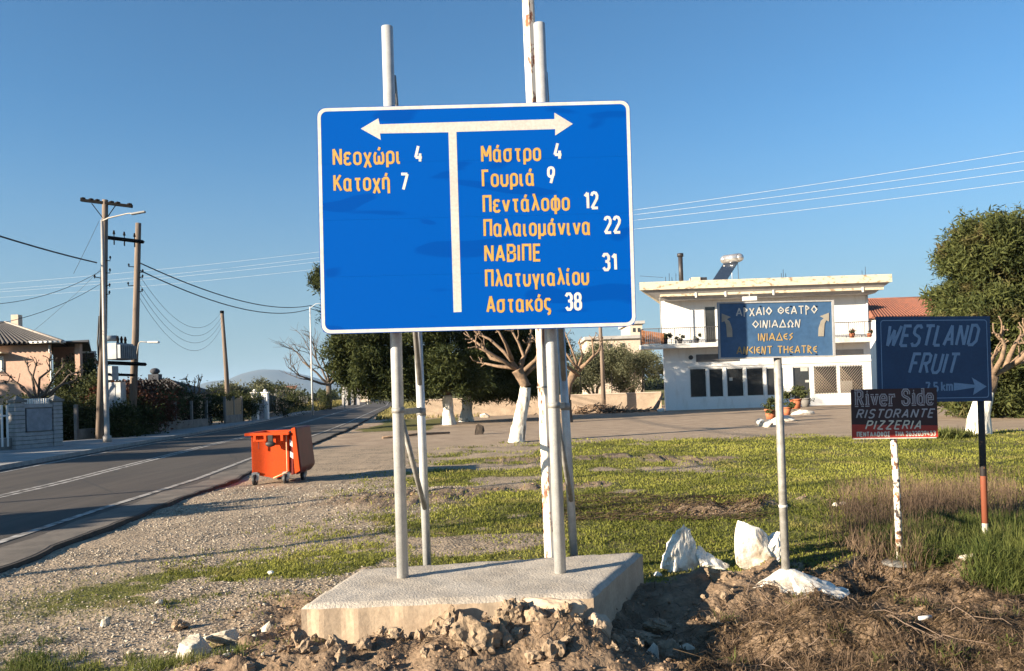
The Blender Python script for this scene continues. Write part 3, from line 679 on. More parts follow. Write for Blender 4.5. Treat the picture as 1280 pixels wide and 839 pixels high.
# old painted pole beside it
op = (G(689, 692, SLAB_Z), None); op = (op[0], P(658.5, -40, op[0].y)); 
old = thing('old_steel_pole', 'tall old white painted pole flaking to rust, behind the big sign', 'pole', op[0])
mb = MB(); mb.tube([op[0] - Vector((0, 0, .15)), op[0].lerp(op[1], .45), op[1]], [.055, .052, .05], 8, smooth=False); mb.build('shaft', peel, old)
mb = MB(); q = op[0].lerp(op[1], .28); mb.tube([q, q + Vector((0, 0, .012))], [.06, .06], 8, smooth=False); mb.build('band_clamp', galv_dull, old)

# ---------------------------------------------------------------- concrete base of the big sign
def slab_build():
    root = thing('concrete_slab', 'rough concrete block that the poles of the big blue sign stand in', 'concrete base', (sum(p.x for p in slab) / 4, sum(p.y for p in slab) / 4, 0))
    n, mm_ = 60, 34; V = []; top = []
    FL, FR, BR, BL = slab
    for j in range(mm_ + 1):
        for i in range(n + 1):
            s, t = i / n, j / mm_; p = (FL.lerp(FR, s)).lerp(BL.lerp(BR, s), t)
            e = min(s * 1.95, (1 - s) * 1.95, t * 1.2, (1 - t) * 1.2)
            z = SLAB_Z + (noise.noise(Vector((p.x * 7, p.y * 7, 0))) * .006 + noise.noise(Vector((p.x * 38, p.y * 38, 3))) * .004)
            z -= .03 * max(0, 1 - e / .035) ** 1.5
            k = .012 * noise.noise(Vector((p.x * 9, p.y * 9, 8))) * (1 if e < .01 else 0)
            V.append((p.x + k, p.y + k, z))
    id_ = lambda i, j: j * (n + 1) + i
    Fq = [(id_(i, j), id_(i + 1, j), id_(i + 1, j + 1), id_(i, j + 1)) for j in range(mm_) for i in range(n)]
    o = npmesh('top', V, Fq, concrete, parent=root, smooth=True)
    ring = [id_(i, 0) for i in range(n + 1)] + [id_(n, j) for j in range(1, mm_ + 1)] + [id_(i, mm_) for i in range(n - 1, -1, -1)] + [id_(0, j) for j in range(mm_ - 1, 0, -1)]
    S = []; Fs = []; L = len(ring); rows = 7
    for r_ in range(rows):
        for k in ring:
            x, y, z = V[k]; t = r_ / (rows - 1); zz = z * (1 - t) + -.25 * t
            nz = .004 * noise.noise(Vector((x * 12, y * 12, zz * 12))) * (t > 0)
            S.append((x + nz, y + nz, zz))
    Fs = [(r_ * L + k, (r_ + 1) * L + k, (r_ + 1) * L + (k + 1) % L, r_ * L + (k + 1) % L) for r_ in range(rows - 1) for k in range(L)]
    npmesh('sides', S, Fs, concrete_side, parent=root, smooth=False)
slab_build()

# ================================================================== THREE SMALLER SIGNS
def board(pl, x0, x1, z0, z1, th, mat, name, parent):
    mb = MB(); mb.prism([pl.pt(a, b, -th) for a, b in ((x0, z0), (x1, z0), (x1, z1), (x0, z1))], pl.n * th); return mb.build(name, mat, parent)
# -- ancient theatre board
base = Vector(G(982, 712, .20)); TD = base.y - .01
c_ = P(970.5, 412, TD); xa = P(1043.5, 411, TD) - P(898, 414, TD); zz = Vector((-.012, 0, 1)); zz -= xa.normalized() * zz.dot(xa.normalized())
pl = Plane(c_, xa, zz)
ts = thing('theatre_sign', 'faded blue board on a grey pipe reading ancient theatre in Greek and English', 'sign', (base.x, base.y, .15))
w, h = 145.5 * TD / F / 2, 71 * TD / F / 2
board(pl, -w, w, -h, h, .02, theatre_blue, 'panel', ts)
fr = .018
for x0, x1, z0, z1 in ((-w, w, h - fr * .6, h), (-w, w, -h, -h + fr * .6), (-w, -w + fr * .7, -h + fr * .6, h - fr * .6), (w - fr, w, -h + fr * .6, h - fr * .6)):
    mb = MB(); mb.prism([pl.pt(a, b, .0) for a, b in ((x0, z0), (x1, z0), (x1, z1), (x0, z1))], pl.n * .007); mb.build('frame', grey_edge, ts)
def tl(toks, u0, v0, u1, v1, cap, mat, hw=.075, gap=.24): text_on(pl, toks, pl.uv(u0, v0), pl.uv(u1, v1), cap * TD / F, hw, mat, ts, h=.003, gap=gap)
tl(['gA', 'gP', 'gX', 'gA', 'gI', 'gO', ' ', 'gQ', 'gE', 'gA', 'gT', 'gP', 'gO'], 920.5, 395, 1021, 391.5, 10, white_old)
tl(['gO', 'gI', 'gN', 'gI', 'gA', 'gD', 'gW', 'gN'], 941, 410, 1000, 408.5, 9.5, white_old, gap=.2)
tl(['gI', 'gN', 'gI', 'gA', 'gD', 'gE', 'gS'], 948, 426, 991, 425, 9.5, gold_old, gap=.2)
tl(['gA', 'gN', 'gC', 'gI', 'gE', 'gN', 'gT', ' ', 'gT', 'gH', 'gE', 'gA', 'gT', 'gR', 'gE'], 921, 442.5, 1021, 441, 9.5, gold_old, gap=.2)
for s_, cx in ((1, 0), (-1, 0)):
    raw = [(1022.5, 420.5), (1023, 410), (1026, 401), (1029.5, 398), (1024.5, 395.5), (1036, 391), (1036, 402), (1032.5, 400.5), (1030.5, 405), (1029.5, 420.5)]
    if s_ < 0: raw = [(940.5 - (u - 998.5), v + 1) for u, v in raw][::-1]; raw = [(u - 1, v) for u, v in raw]
    q = [pl.uv(u, v) for u, v in raw]
    if s_ < 0: mb = MB(); mb.prism([pl.pt(a, b, .003) for a, b in q], pl.n * .0008); mb.build('arrow', arrow_beige, ts)
    else: poly_on(pl, q, .003, arrow_beige, 'arrow', ts)
for u in (930, 950, 988, 1020):
    for v in (383, 443):
        mb = MB(); a = pl.pt(*pl.uv(u, v)); mb.cyl(a, a + pl.n * .006, .005, n=6); mb.build('rivet', steel_dark, ts)
ptop = P(969.5, 385, base.y + .045)
mb = MB(); mb.tube([base - Vector((0, 0, .12)), base.lerp(ptop, .5), ptop], .031, 14); mb.build('post', galv_dull, ts)
q = base.lerp(ptop, .235); mb = MB(); mb.cyl(q, q + Vector((0, 0, .02)), .035, n=14); mb.build('collar', white_old, ts)
# -- westland fruit board
WD = G(1232, 682, 0).y - .08; c_ = P(1168.5, 449, WD); xa = P(1244, 448, WD) - P(1094, 450, WD); xa.y = .10; zz = Vector((-.03, 0, 1)); zz -= xa.normalized() * zz.dot(xa.normalized())
pl = Plane(c_, xa, zz); w, h = 149 * WD / F / 2, 107 * WD / F / 2
wp = G(1232, 682, 0)
ws = thing('fruit_company_sign', 'navy blue board with slanted light blue lettering and arrow, rightmost sign', 'sign', (wp.x, wp.y, 0))
board(pl, -w, w, -h, h, .025, navy, 'panel', ws)
band(pl, rrect(-w + .033, -h + .033, w - .033, h - .033, .03), rrect(-w + .041, -h + .041, w - .041, h - .041, .024), .002, navy_film, 'border', ws)
def wl(t, u0, v0, u1, v1, cap, hw=.07, sl=.32, gap=.26): text_on(pl, t, pl.uv(u0, v0), pl.uv(u1, v1), cap * WD / F, hw, navy_film, ws, h=.003, gap=gap, slant=sl)
wl('WESTLAND', 1106.5, 432.5, 1219, 431, 24.5, .075); wl('FRUIT', 1136.5, 466, 1193, 466, 23.5, .075)
wl('7.5', 1157, 489, 1172, 489, 10.5, .1, 0, .22); wl('km', 1177, 488.5, 1190, 488.5, 11, .1, 0, .2)
q = [pl.uv(*t) for t in ((1192, 478.5), (1192, 488.5), (1218, 484.5), (1216, 494), (1233, 483.2), (1214.5, 472), (1218, 481))]
for ids in ((0, 1, 2, 6), (2, 3, 4), (6, 2, 4), (5, 6, 4)):
    pass
mb = MB(); mb.add([pl.pt(*t, .003) for t in q], [(0, 1, 2, 6), (2, 3, 4), (6, 2, 4), (5, 6, 4)]); mb.build('arrow', navy_film, ws)
wt = P(1223, 420, wp.y)
def _pp():
    m, nt, b = _mat('black, orange and white painted pipe')
    g = nt.nodes.new('ShaderNodeNewGeometry'); s = nt.nodes.new('ShaderNodeSeparateXYZ'); nt.links.new(g.outputs['Position'], s.inputs[0])
    z1, z2 = PZ(654, wp.y, 1230), PZ(595, wp.y, 1227)
    def gt(th):
        q = nt.nodes.new('ShaderNodeMath'); q.operation = 'GREATER_THAN'; nt.links.new(s.outputs[2], q.inputs[0]); q.inputs[1].default_value = th; return q.outputs[0]
    c = mix(nt, gt(z1), (.62, .58, .52), (.21, .062, .032)); c = mix(nt, gt(z2), c, (.018, .014, .014))
    c = mix(nt, ramp(nt, noise_n(nt, pos(nt), 30, 4), .62, .68), c, (.2, .09, .04))
    nt.links.new(c, b.inputs['Base Color']); b.inputs['Roughness'].default_value = .6; return m
mb = MB(); mb.tube([Vector((wp.x, wp.y, -.15)), wt], .030, 10); mb.build('post', _pp(), ws)
mb = MB(); mb.cyl(pl.pt(w * .72, -h * .5, -.035), pl.pt(w * .72, h * .6, -.035), .02, n=8); mb.build('batten', steel_dark, ws)
# -- river side board
rp = G(1125, 700, 0); RDp = rp.y - .05; c_ = P(1118, 516.5, RDp); xa = P(1170, 515, RDp) - P(1066, 517, RDp); xa.y = -.05; zz = Vector((-.015, 0, 1)); zz -= xa.normalized() * zz.dot(xa.normalized())
pl = Plane(c_, xa, zz); w, h = 104 * RDp / F / 2, 61 * RDp / F / 2
rvs = thing('restaurant_sign', 'small dark red board for a ristorante pizzeria on a rusty flaking pipe', 'sign', (rp.x, rp.y, 0))
def _maroon():
    m, nt, b = _mat('maroon printed board'); v = pos(nt)
    c = mix(nt, ramp(nt, noise_n(nt, v, 4, 3), .4, .6), (.038, .008, .012), (.022, .008, .013))
    nt.links.new(c, b.inputs['Base Color']); b.inputs['Roughness'].default_value = .4; return m
def _red(): return M('bright red lower band of board', (.42, .035, .02), (.34, .03, .02), 6, .5)
board(pl, -w, w, -h, h, .012, _maroon(), 'panel', rvs)
zb = -h + 2 * h * .235
mb = MB(); mb.prism([pl.pt(a, b, 0) for a, b in ((-w, -h), (w, -h), (w, zb), (w * .2, zb + .008), (-w, zb + .02))], pl.n * .001); mb.build('red_band', _red(), rvs)
mb = MB(); mb.prism([pl.pt(a, b, -.013) for a, b in ((-w * .98, -h - .01), (w * .96, -h - .01), (w * .96, -h), (-w * .98, -h))], pl.n * .014); mb.build('edge_strip', white_old, rvs)
riv_grey = M('grey outlined lettering', (.46, .44, .46), (.36, .34, .36), 20, .6); riv_white = M('cream lettering', (.74, .68, .56), None, 20, .6)
def rl(t, u0, v0, u1, v1, cap, mat, hw=.08, sl=0, gap=.22, h=.0025): text_on(pl, t, pl.uv(u0, v0), pl.uv(u1, v1), cap * RDp / F, hw, mat, rvs, h=h, gap=gap, slant=sl)
sf = ['serif' + c if c != ' ' else ' ' for c in 'River Side']
rl(sf, 1069, 507, 1165.5, 505, 18, riv_grey, .10); rl(sf, 1069, 507, 1165.5, 505, 18, M('dark inline of lettering', (.09, .03, .035), None, 9, .6), .028, h=.0045)
rl('RISTORANTE', 1070.5, 522.5, 1165, 521.5, 10, riv_grey, .085, .25, .3); rl('PIZZERIA', 1082, 536.5, 1150, 536, 10, riv_white, .085, .25, .3)
rl('ΠΕΝΤΑΛΟΦΟΣ', 1071.5, 545.7, 1112, 545.2, 5.2, riv_white, .12, 0, .3); rl('ΤΗΛ:2632039453', 1119, 545, 1169, 544.2, 5.2, riv_white, .12, 0, .3)
rtop = P(1114, 505, rp.y)
mb = MB(); mb.tube([Vector((rp.x, rp.y, -.1)), Vector((rp.x, rp.y, 0)).lerp(rtop, .5) + Vector((.008, 0, 0)), rtop], .030, 9); mb.build('post', peel2, rvs)

# ================================================================== ORANGE WASTE CONTAINER
def build_bin():
    a = G(318, 607, 0); b = G(371, 603, 0)
    o = Vector((a.x - .05, a.y + .0, float(H(a.x, a.y))))
    root = thing('waste_container', 'orange wheeled waste container with its shade-darkened lid folded back, beside the road', 'waste container', o)
    Wd, Dp, Hh = .70, .95, 1.0                # short side faces the camera
    rz = rad(-1)
    def L(x, y, z): c, s = math.cos(rz), math.sin(rz); return Vector((o.x + x * c - y * s, o.y + x * s + y * c, o.z + z))
    # tapered hull, bottom lower at the middle of the short side
    def ring(z, g, dropmid=0):
        return [L(-g + .02, 0 + (.9 - g) * .08, z), L(Wd * .62, (.9 - g) * .08, z - dropmid), L(Wd + g * .2, (.9 - g) * .08, z), L(Wd + g * .2, Dp + g, z), L(Wd * .62, Dp + g, z - dropmid), L(-g + .02, Dp + g, z)]
    rings = [ring(.20, .035, .09), ring(.30, .035, .09), ring(.90, .035, 0), ring(Hh - .04, .035, 0)]
    vs = [p for r in rings for p in r]; fs = [(5, 4, 3, 2, 1, 0)]
    for k in range(len(rings) - 1):
        for i in range(6): j = (i + 1) % 6; fs.append((k * 6 + i, k * 6 + j, (k + 1) * 6 + j, (k + 1) * 6 + i))
    # inner cavity
    inn = [p.lerp(L(Wd / 2, Dp / 2, Hh - .04), .09) for p in rings[-1]]; bot = [p - Vector((0, 0, .6)) for p in inn]
    k0 = len(vs); vs += inn + bot
    for i in range(6): j = (i + 1) % 6; fs += [(18 + i, 18 + j, k0 + j, k0 + i), (k0 + i, k0 + j, k0 + 6 + j, k0 + 6 + i)]
    fs.append(tuple(k0 + 6 + i for i in range(6)))
    mb = MB(); mb.add(vs, fs); mb.build('body', orange_pl, root, bevel=.012)
    mb = MB()                                  # rim
    for x0, x1, y0, y1 in ((-.10, Wd + .05, -.05, .03), (-.10, Wd + .05, Dp - .03, Dp + .06), (-.10, -.01, .03, Dp - .03), (Wd - .02, Wd + .05, .03, Dp - .03)):
        c = L((x0 + x1) / 2, (y0 + y1) / 2, Hh - .03); mb.box(c, (x1 - x0, y1 - y0, .055), rz=rz)
    for x in (.10, .30, .62): mb.box(L(x, -.045, Hh - .11), (.05, .04, .12), rz=rz)
    mb.box(L(.20, -.05, Hh - .155), (.22, .03, .03), rz=rz)
    mb.build('rim', orange_pl, root, bevel=.006)
    mb = MB(); mb.tube([L(Wd * .985, -.012, Hh - .06), L(Wd * .985, -.005, .24), L(Wd * .60, -.008, .13)], .012, 6); mb.build('corner_rib', M('pale orange worn edge', (.85, .42, .22), None, 10, .5), root)
    mb = MB(); mb.box(L(.40, -.05, Hh - .13), (.09, .05, .16), rz=rz); mb.ico(L(.40, -.07, Hh - .22), .08, 2, (1.25, .5, .7)); mb.build('lifting_trunnion', black_pl, root)
    mb = MB(); mb.box(L(.16, -.02, Hh - .22), (.015, .02, .18), rz=rz); mb.build('latch', shade_orange_pl, root)
    # right side recess with reflective chevrons
    mb = MB(); mb.box(L(Wd + .075, .12, .56), (.06, .20, .76), rz=rz); mb.build('side_pillar', shade_orange_pl, root, bevel=.01)
    for k, z in enumerate((.74, .52)):
        mb = MB(); mb.prism([L(Wd + .045, .015, z), L(Wd + .105, .015, z - .04), L(Wd + .105, .015, z + .07), L(Wd + .045, .015, z + .11)], L(0, -.006, 0) - L(0, 0, 0)); mb.build('reflector', refl_white, root)
    # lid folded back, hanging down the right side
    mb = MB(); x0 = Wd + .105
    prof = [(x0, Hh + .07), (x0 + .05, Hh + .08), (x0 + .07, Hh + .05), (x0 + .145, .32), (x0 + .13, .27), (x0 + .05, .17), (x0 + .02, .22)]
    mb.prism([L(x, .02, z) for x, z in prof], L(0, 1.0, 0) - L(0, 0, 0)); mb.build('lid', shade_orange_pl, root, bevel=.015)  # lid shell darkened in colour to stand for its shaded side
    mb = MB(); mb.prism([L(x, .0 - .012, z) for x, z in ((x0 - .02, Hh + .06), (x0 + .055, Hh + .08), (x0 + .13, .25), (x0 + .03, .2))], L(0, .03, 0) - L(0, 0, 0)); mb.build('lid_edge', orange_pl, root, bevel=.006)
    mb = MB(); mb.cyl(L(x0 - .05, .0, Hh - .0), L(x0 - .05, Dp, Hh - .0), .02, n=8); mb.build('hinge', black_pl, root)
    for x, y in ((.05, .05), (Wd - .06, .05), (.25, Dp - .05), (Wd + .12, Dp - .35)):
        c = L(x, y, .10); ax = L(.03, 0, 0) - L(0, 0, 0); mb = MB(); mb.cyl(c - ax * .9, c + ax * .9, .10, n=18); w_ = mb.build('wheel', black_pl, root)
        mb = MB(); mb.cyl(c - ax * 1.1, c + ax * 1.1, .045, n=10); mb.build('hub', chrome, w_)
        mb = MB()
        for s_ in (-1.3, 1.3): mb.prism([c + ax * s_ + Vector(q) for q in ((-.02, -.02, -.02), (.03, -.02, 0), (.05, -.02, .13), (-.02, -.02, .13))], ax * .12)
        mb.box(c + Vector((.015, 0, .135)), (.10, .09, .02), rz=rz); mb.build('fork', chrome, root)
build_bin()

# ================================================================== ROCKS, CLODS, PEBBLES
def rock_mesh(name, size, seed, cuts=9, rough=.08, sub=4, mat=limestone, sharp=.75, taper=0, skew=0):
    import bmesh
    rr = random.Random(seed); bm = bmesh.new(); bmesh.ops.create_icosphere(bm, subdivisions=sub, radius=1)
    pls = []
    for _ in range(cuts):
        d = Vector((rr.gauss(0, 1), rr.gauss(0, 1), rr.gauss(0, 1))).normalized(); pls.append((d, rr.uniform(.42, sharp)))
    sx = Vector((rr.random() * 9, rr.random() * 9, seed))
    for v in bm.verts:
        p = v.co.copy()
        for d, h_ in pls:
            e = p.dot(d) - h_
            if e > 0: p -= d * e * .94
        p *= 1 + rough * 1.6 * noise.noise(p * 2.5 + sx) + rough * noise.noise(p * 7 + sx) + rough * .5 * noise.noise(p * 16 + sx)
        k_ = 1 - taper * (p.z + .2); v.co = Vector(((p.x * k_ + skew * p.z) * size[0], p.y * k_ * size[1], p.z * size[2]))
    me = bpy.data.meshes.new(name); bm.to_mesh(me); bm.free(); me.materials.append(mat); return me
def put(name, me, loc, rot=(0, 0, 0), label=None, cat='stone', group=None, scale=1):
    o = bpy.data.objects.new(name, me); COL.objects.link(o); o.location = loc; o.rotation_euler = rot
    o.scale = (scale,) * 3 if not hasattr(scale, '__len__') else scale
    return finish(o, None, label, cat, group)
def gz1(x, y): return float(H(np.array([x]), np.array([y]))[0])
# tall white painted stones by the big sign
p = G(856, 706, .04)
put('rock', rock_mesh('rock', (.17, .15, .27), 3, 8, .13, 4, whitewash, .85, .45), (p.x - .02, p.y, gz1(p.x, p.y) + .15), (0, rad(8), .3), 'pointed white painted rock nearest the concrete block', 'rock')
p = G(877, 706, .04)
put('rock', rock_mesh('rock', (.19, .15, .14), 12, 7, .14, 4, whitewash, .85, .4, -.2), (p.x + .05, p.y + .03, gz1(p.x, p.y) + .07), (0, 0, .2), 'low rounded white rock leaning on the pointed rock', 'rock')
p = G(945, 706, .04)
_mb = MB()
rk = rock_mesh('rock', (.20, .13, .33), 8, 9, .04, 4, whitewash, .85, .35, -.15)
put('rock', rk, (p.x, p.y + .05, gz1(p.x, p.y) + .20), (rad(-4), rad(-6), .35), 'tall angular white painted stone just left of the theatre sign pipe', 'rock')
p = G(962, 706, .04)
put('rock', rock_mesh('rock', (.10, .12, .22), 21, 7, .06, 4, whitewash, .75), (p.x + .03, p.y + .08, gz1(p.x, p.y) + .13), (0, rad(12), .2), 'narrow white stone in the shade between the tall stone and the pipe', 'rock')
# white mortar cone at the theatre sign pipe
def cone():
    mb = MB(); n = 40; rows = 12; V = []; c = base.copy(); gzc = gz1(c.x, c.y) - .06
    for j in range(rows + 1):
        t = j / rows
        for i in range(n):
            a = 2 * math.pi * i / n; rx = (.05 + .27 * t ** 1.05) * (1 + .28 * noise.noise(Vector((math.cos(a) * 1.4, math.sin(a) * 1.4, 4)))) * (1.25 if math.cos(a) > 0 else .95)
            z = c.z + .0 - (c.z - gzc) * t ** 1.05
            q = Vector((c.x + rx * math.cos(a), c.y + rx * .85 * math.sin(a), z)); q += Vector((1, 1, 1)) * .03 * t * noise.noise(q * 16)
            V.append(q)
    V.append(c + Vector((0, 0, .01))); Fs = [(j * n + i, (j + 1) * n + i, (j + 1) * n + (i + 1) % n, j * n + (i + 1) % n) for j in range(rows) for i in range(n)] + [(i, (i + 1) % n, len(V) - 1) for i in range(n)]
    mb.add(V, Fs, False)
    return mb.build('mortar_cone', whitewash, None, 'rough white mortar cone round the foot of the theatre sign pipe', 'concrete base', loc=(c.x, c.y, 0))
cone()
put('mortar_pad', rock_mesh('mortar_pad', (.22, .14, .04), 31, 6, .08, 3, concrete_grey), (rp.x + .02, rp.y - .02, gz1(rp.x, rp.y) + .01), (0, 0, .2), 'flat cement pad at the foot of the rusty flaking pipe', 'concrete base')
# boulders and clods with their own places: u, v(base), size(w,d,h in m), material, label
CL = [
 (244, 812, (.145, .11, .11), limestone, 'pale angular boulder in the gravel left of the concrete block', 5),
 (285, 800, (.17, .12, .07), limestone, 'flat pale boulder half in shade, just right of the angular boulder', 6),
 (335, 787, (.045, .04, .06), limestone, 'small upright pale stone beside the left corner of the concrete block', 7),
 (552, 800, (.16, .12, .20), clod_m, 'tall earth clod leaning against the concrete block front', 9),
 (590, 835, (.17, .12, .16), clod_m, 'big upright clod at the bottom edge, before the block', 14),
 (478, 800, (.08, .06, .05), clod_m, 'small clod by the left part of the block front', 15),
 (690, 812, (.26, .10, .12), concrete_side, 'broad broken slab of earth leaning at the block corner', 16),
 (640, 815, (.11, .09, .11), clod_m, 'rounded crumbly clod in the middle of the heap', 17),
 (897, 724, (.13, .10, .09), clod_m, 'brown clod lying right of the white rocks', 18),
 (822, 770, (.10, .09, .07), clod_m, 'flat brown clod in the shade of the block', 19),
 (806, 778, (.16, .08, .07), clod_m, 'long tan clod under the right end of the block', 20),
 (850, 700, (.05, .04, .04), clod_m, 'little clod just before the pointed white rock', 22),
 (815, 806, (.06, .07, .07), limestone, 'grey splinter of stone tilted in the shaded hollow', 23),
 (835, 793, (.09, .07, .07), clod_m, 'tan clod lying in the shaded hollow', 24),
 (858, 795, (.055, .045, .035), limestone, 'small light stone at the right of the shaded hollow', 25),
 (868, 806, (.035, .03, .025), limestone, 'tiny light stone below the small one in the hollow', 26),
 (925, 718, (.07, .05, .04), clod_m, 'crumbling clod before the tall white stone', 27),
 (960, 705, (.11, .03, .03), whitewash, 'white chip of mortar lying by the tall stone', 28),
 (822, 712, (.04, .04, .03), whitewash, 'small white chip beside the right corner of the block', 29),
 (745, 815, (.10, .08, .14), concrete_side, 'wedge of earth hanging under the block corner', 30),
 (132, 774, (.045, .04, .04), limestone, 'small white stone at the far left of the gravel', 33),
 (198, 750, (.04, .04, .03), limestone, 'grey stone in the gravel above the boulders', 34),
 (225, 778, (.09, .07, .05), clod_m, 'earth lump in the gravel above the angular boulder', 35),
 (338, 712, (.035, .03, .025), whitewash, 'white scrap on the thin grass left of the front pole', 36),
 (1215, 712, (.10, .07, .05), limestone, 'pale broken lump at the foot of the tall grass', 37),
 (1045, 628, (.05, .04, .035), whitewash, 'left one of two white pebbles on the grass behind the pizzeria sign', 38),
 (1054, 627, (.05, .04, .035), whitewash, 'right one of two white pebbles on the grass behind the pizzeria sign', 39),
]
for u, v, sz, mt, lb, sd_ in CL:
    q = G(u, v, .05); z = gz1(q.x, q.y)
    z -= sz[2] * .3 if (mt in (clod_m, concrete_side) and v > 790) else 0
    put('rock' if mt in (limestone, whitewash) else 'clod', rock_mesh('rock', sz, sd_, 10, .22 if mt is clod_m else .06, 4, mt, .8), (q.x, q.y, z + sz[2] * .45), (0, 0, random.uniform(-.4, .4)), lb, 'rock' if mt in (limestone, whitewash) else 'clod')
# loose clods over the heap: individual, alike
cm = [rock_mesh('clod', (1, .85, .7), 100 + k, 8, .22, 3, clod_m, .85) for k in range(5)]
lm = [rock_mesh('stone', (1, .8, .6), 120 + k, 9, .06, 2, limestone, .75) for k in range(5)]
rc = random.Random(5)
for k in range(70):
    x = rc.uniform(-1.7, 1.6); y = rc.uniform(4.45, 5.25)
    if x > .6: y = rc.uniform(4.5, 6.4)
    s_ = rc.uniform(.014, .045) * (1.2 if rc.random() < .2 else 1)
    put('clod', rc.choice(cm), (x, y, gz1(x, y) + s_ * .3), (rc.random() * 3, rc.random() * 3, rc.random() * 6), ('brown clod of earth in the shaded dug soil right of the concrete block' if x > .6 else 'brown clod of earth loose in the dug soil before the concrete block'), 'clod', 'loose clods right of the block' if x > .6 else 'loose clods before the block', s_)
for k in range(34):
    x = rc.gauss(-.1, .55); y = rc.uniform(4.55, 5.08)
    if x > .75: x -= 1
    s_ = rc.uniform(.04, .085)
    put('clod', rc.choice(cm), (x, y, gz1(x, y) + s_ * .25), (rc.random() * 3, rc.random() * 3, rc.random() * 6), 'fist to head sized clod of earth heaped before the concrete block', 'clod', 'heaped clods before the block', s_)
for k in range(85):
    x = rc.uniform(-4.2, -1.35); y = 4.6 + abs(rc.gauss(0, 1.0))
    if x < road_near(np.array([y]))[0] + .3: continue
    s_ = rc.uniform(.010, .026)
    put('stone', rc.choice(lm), (x, y, gz1(x, y) + s_ * .25), (rc.random() * .6, rc.random() * .6, rc.random() * 6), ('pale stone lying loose in the nearest gravel at the bottom left' if y < 5.4 else 'pale stone lying loose in the gravel farther up beside the road'), 'stone', 'loose stones in the near gravel' if y < 5.4 else 'loose stones in the farther gravel', s_)
# pebbles, uncountable
def pebbles(name, n, xr, yr, smin, smax, keep, label, cat):
    ico = MB().ico((0, 0, 0), 1, 1, (1, .8, .55)); bv = np.array(ico.v); bf = np.array(ico.f)
    x = rng.uniform(*xr, n); t = rng.random(n); y = yr[0] * (yr[1] / yr[0]) ** t
    k = keep(x, y) > rng.random(n); x, y = x[k], y[k]; n = len(x); z = H(x, y)
    s_ = smin * (smax / smin) ** (rng.random(n) ** 2.2); s_ *= (1 + .05 * (y - 5))
    a = rng.random(n) * 6.28; c, s2 = np.cos(a), np.sin(a)
    jit = 1 + .25 * rng.normal(size=(n, len(bv)))
    V = bv[None] * jit[..., None] * s_[:, None, None]
    V = np.stack([V[..., 0] * c[:, None] - V[..., 1] * s2[:, None] + x[:, None], V[..., 0] * s2[:, None] + V[..., 1] * c[:, None] + y[:, None], V[..., 2] + z[:, None] + s_[:, None] * .2], -1)
    Fq = bf[None] + (np.arange(n) * len(bv))[:, None, None]
    r = np.repeat(rng.random(n), len(bv))
    o = npmesh(name, V.reshape(-1, 3), Fq.reshape(-1, bf.shape[1]), pebble_m if 'gravel' in name else crumb_m, rnd=r, kind='stuff', label=label, cat=cat)
crumb_m = M_leaf('earth crumbs', (.13, .085, .05), (.34, .23, .15), 0)
def k_gr(x, y): g, d, l = masks(x, y); return (1 - g) * (1 - d) * (x > road_near(y) + .05) * sstep(.25, .5, fbm(x * .8, y * .8, 3, 91) + .25 * (y < 7)) * .9
def k_di(x, y): g, d, l = masks(x, y); return d * sstep(.35, .55, fbm(x * 1.6, y * 1.6, 3, 93) + .15 * (x < 1))
pebbles('gravel', 42000, (-5.6, -.8), (4.1, 15), .004, .014, k_gr, 'loose pale gravel along the asphalt edge', 'gravel')
pebbles('earth_crumbs', 15000, (-2.6, 4.6), (4.1, 8), .004, .019, k_di, 'crumbled brown earth of the dug ground', 'earth')
pebbles('earth_crumbs', 3500, (-4, 4.6), (9, 16), .006, .024, k_di, 'crumbled earth on the bare patches of the grass', 'earth')

# ================================================================== GRASS, WEEDS, STRAW
def blades(name, x, y, hgt, wid, lean, mat, label, cat, hvar=.5, seg=True, zoff=0, rbias=0):
    n = len(x); z = H(x, y) + zoff; a = rng.random(n) * 6.283
    h_ = hgt * (1 - hvar / 2 + hvar * rng.random(n)); w_ = wid * (.7 + .6 * rng.random(n))
    base_ = np.stack([x, y, z - .004], 1); side = np.stack([np.cos(a), np.sin(a), 0 * a], 1)
    la = rng.random(n) * 6.283; ln = lean * np.abs(rng.normal(size=n)); lv = np.stack([np.cos(la), np.sin(la), 0 * la], 1)
    mid = base_ + lv * (ln * h_ * .4)[:, None] + np.array([0, 0, 1]) * (h_ * .55)[:, None]
    tip = base_ + lv * (ln * h_ * 1.1)[:, None] + np.array([0, 0, 1]) * (h_ * np.maximum(.15, 1 - .4 * ln))[:, None]
    V = np.stack([base_ - side * w_[:, None] / 2, base_ + side * w_[:, None] / 2, mid + side * w_[:, None] * .4, tip, mid - side * w_[:, None] * .4], 1)
    o = np.arange(n)[:, None] * 5
    Fq = np.concatenate([o + np.array([[0, 1, 2, 4]])]); T = o + np.array([[4, 2, 3]])
    Fa = np.concatenate([np.stack([o[:, 0], o[:, 0] + 1, o[:, 0] + 2], 1), np.stack([o[:, 0], o[:, 0] + 2, o[:, 0] + 4], 1), T])
    patch = fbm(x * .8, y * .8, 3, 17)
    r = np.clip(.25 + (patch - .5) * 1.6 + rng.random(n) * .6 + rbias, 0, 1)
    return npmesh(name, V.reshape(-1, 3), Fa, mat, rnd=np.repeat(r, 5), kind='stuff', label=label, cat=cat)
def scatter(n, xr, yr, dens, power=0.0):
    """positions thinning out with distance"""
    t = rng.random(n); y = yr[0] * (yr[1] / yr[0]) ** t; x = rng.uniform(*xr, n) * (y / yr[1] if power else 1)
    k = dens(x, y) > rng.random(n); return x[k], y[k]
def d_grass(x, y): g, d, l = masks(x, y); return g * (.35 + .65 * sstep(.35, .6, fbm(x * 2.4, y * 2.4, 3, 13)))
x, y = scatter(330000, (-12, 20), (6, 27), d_grass, 1)
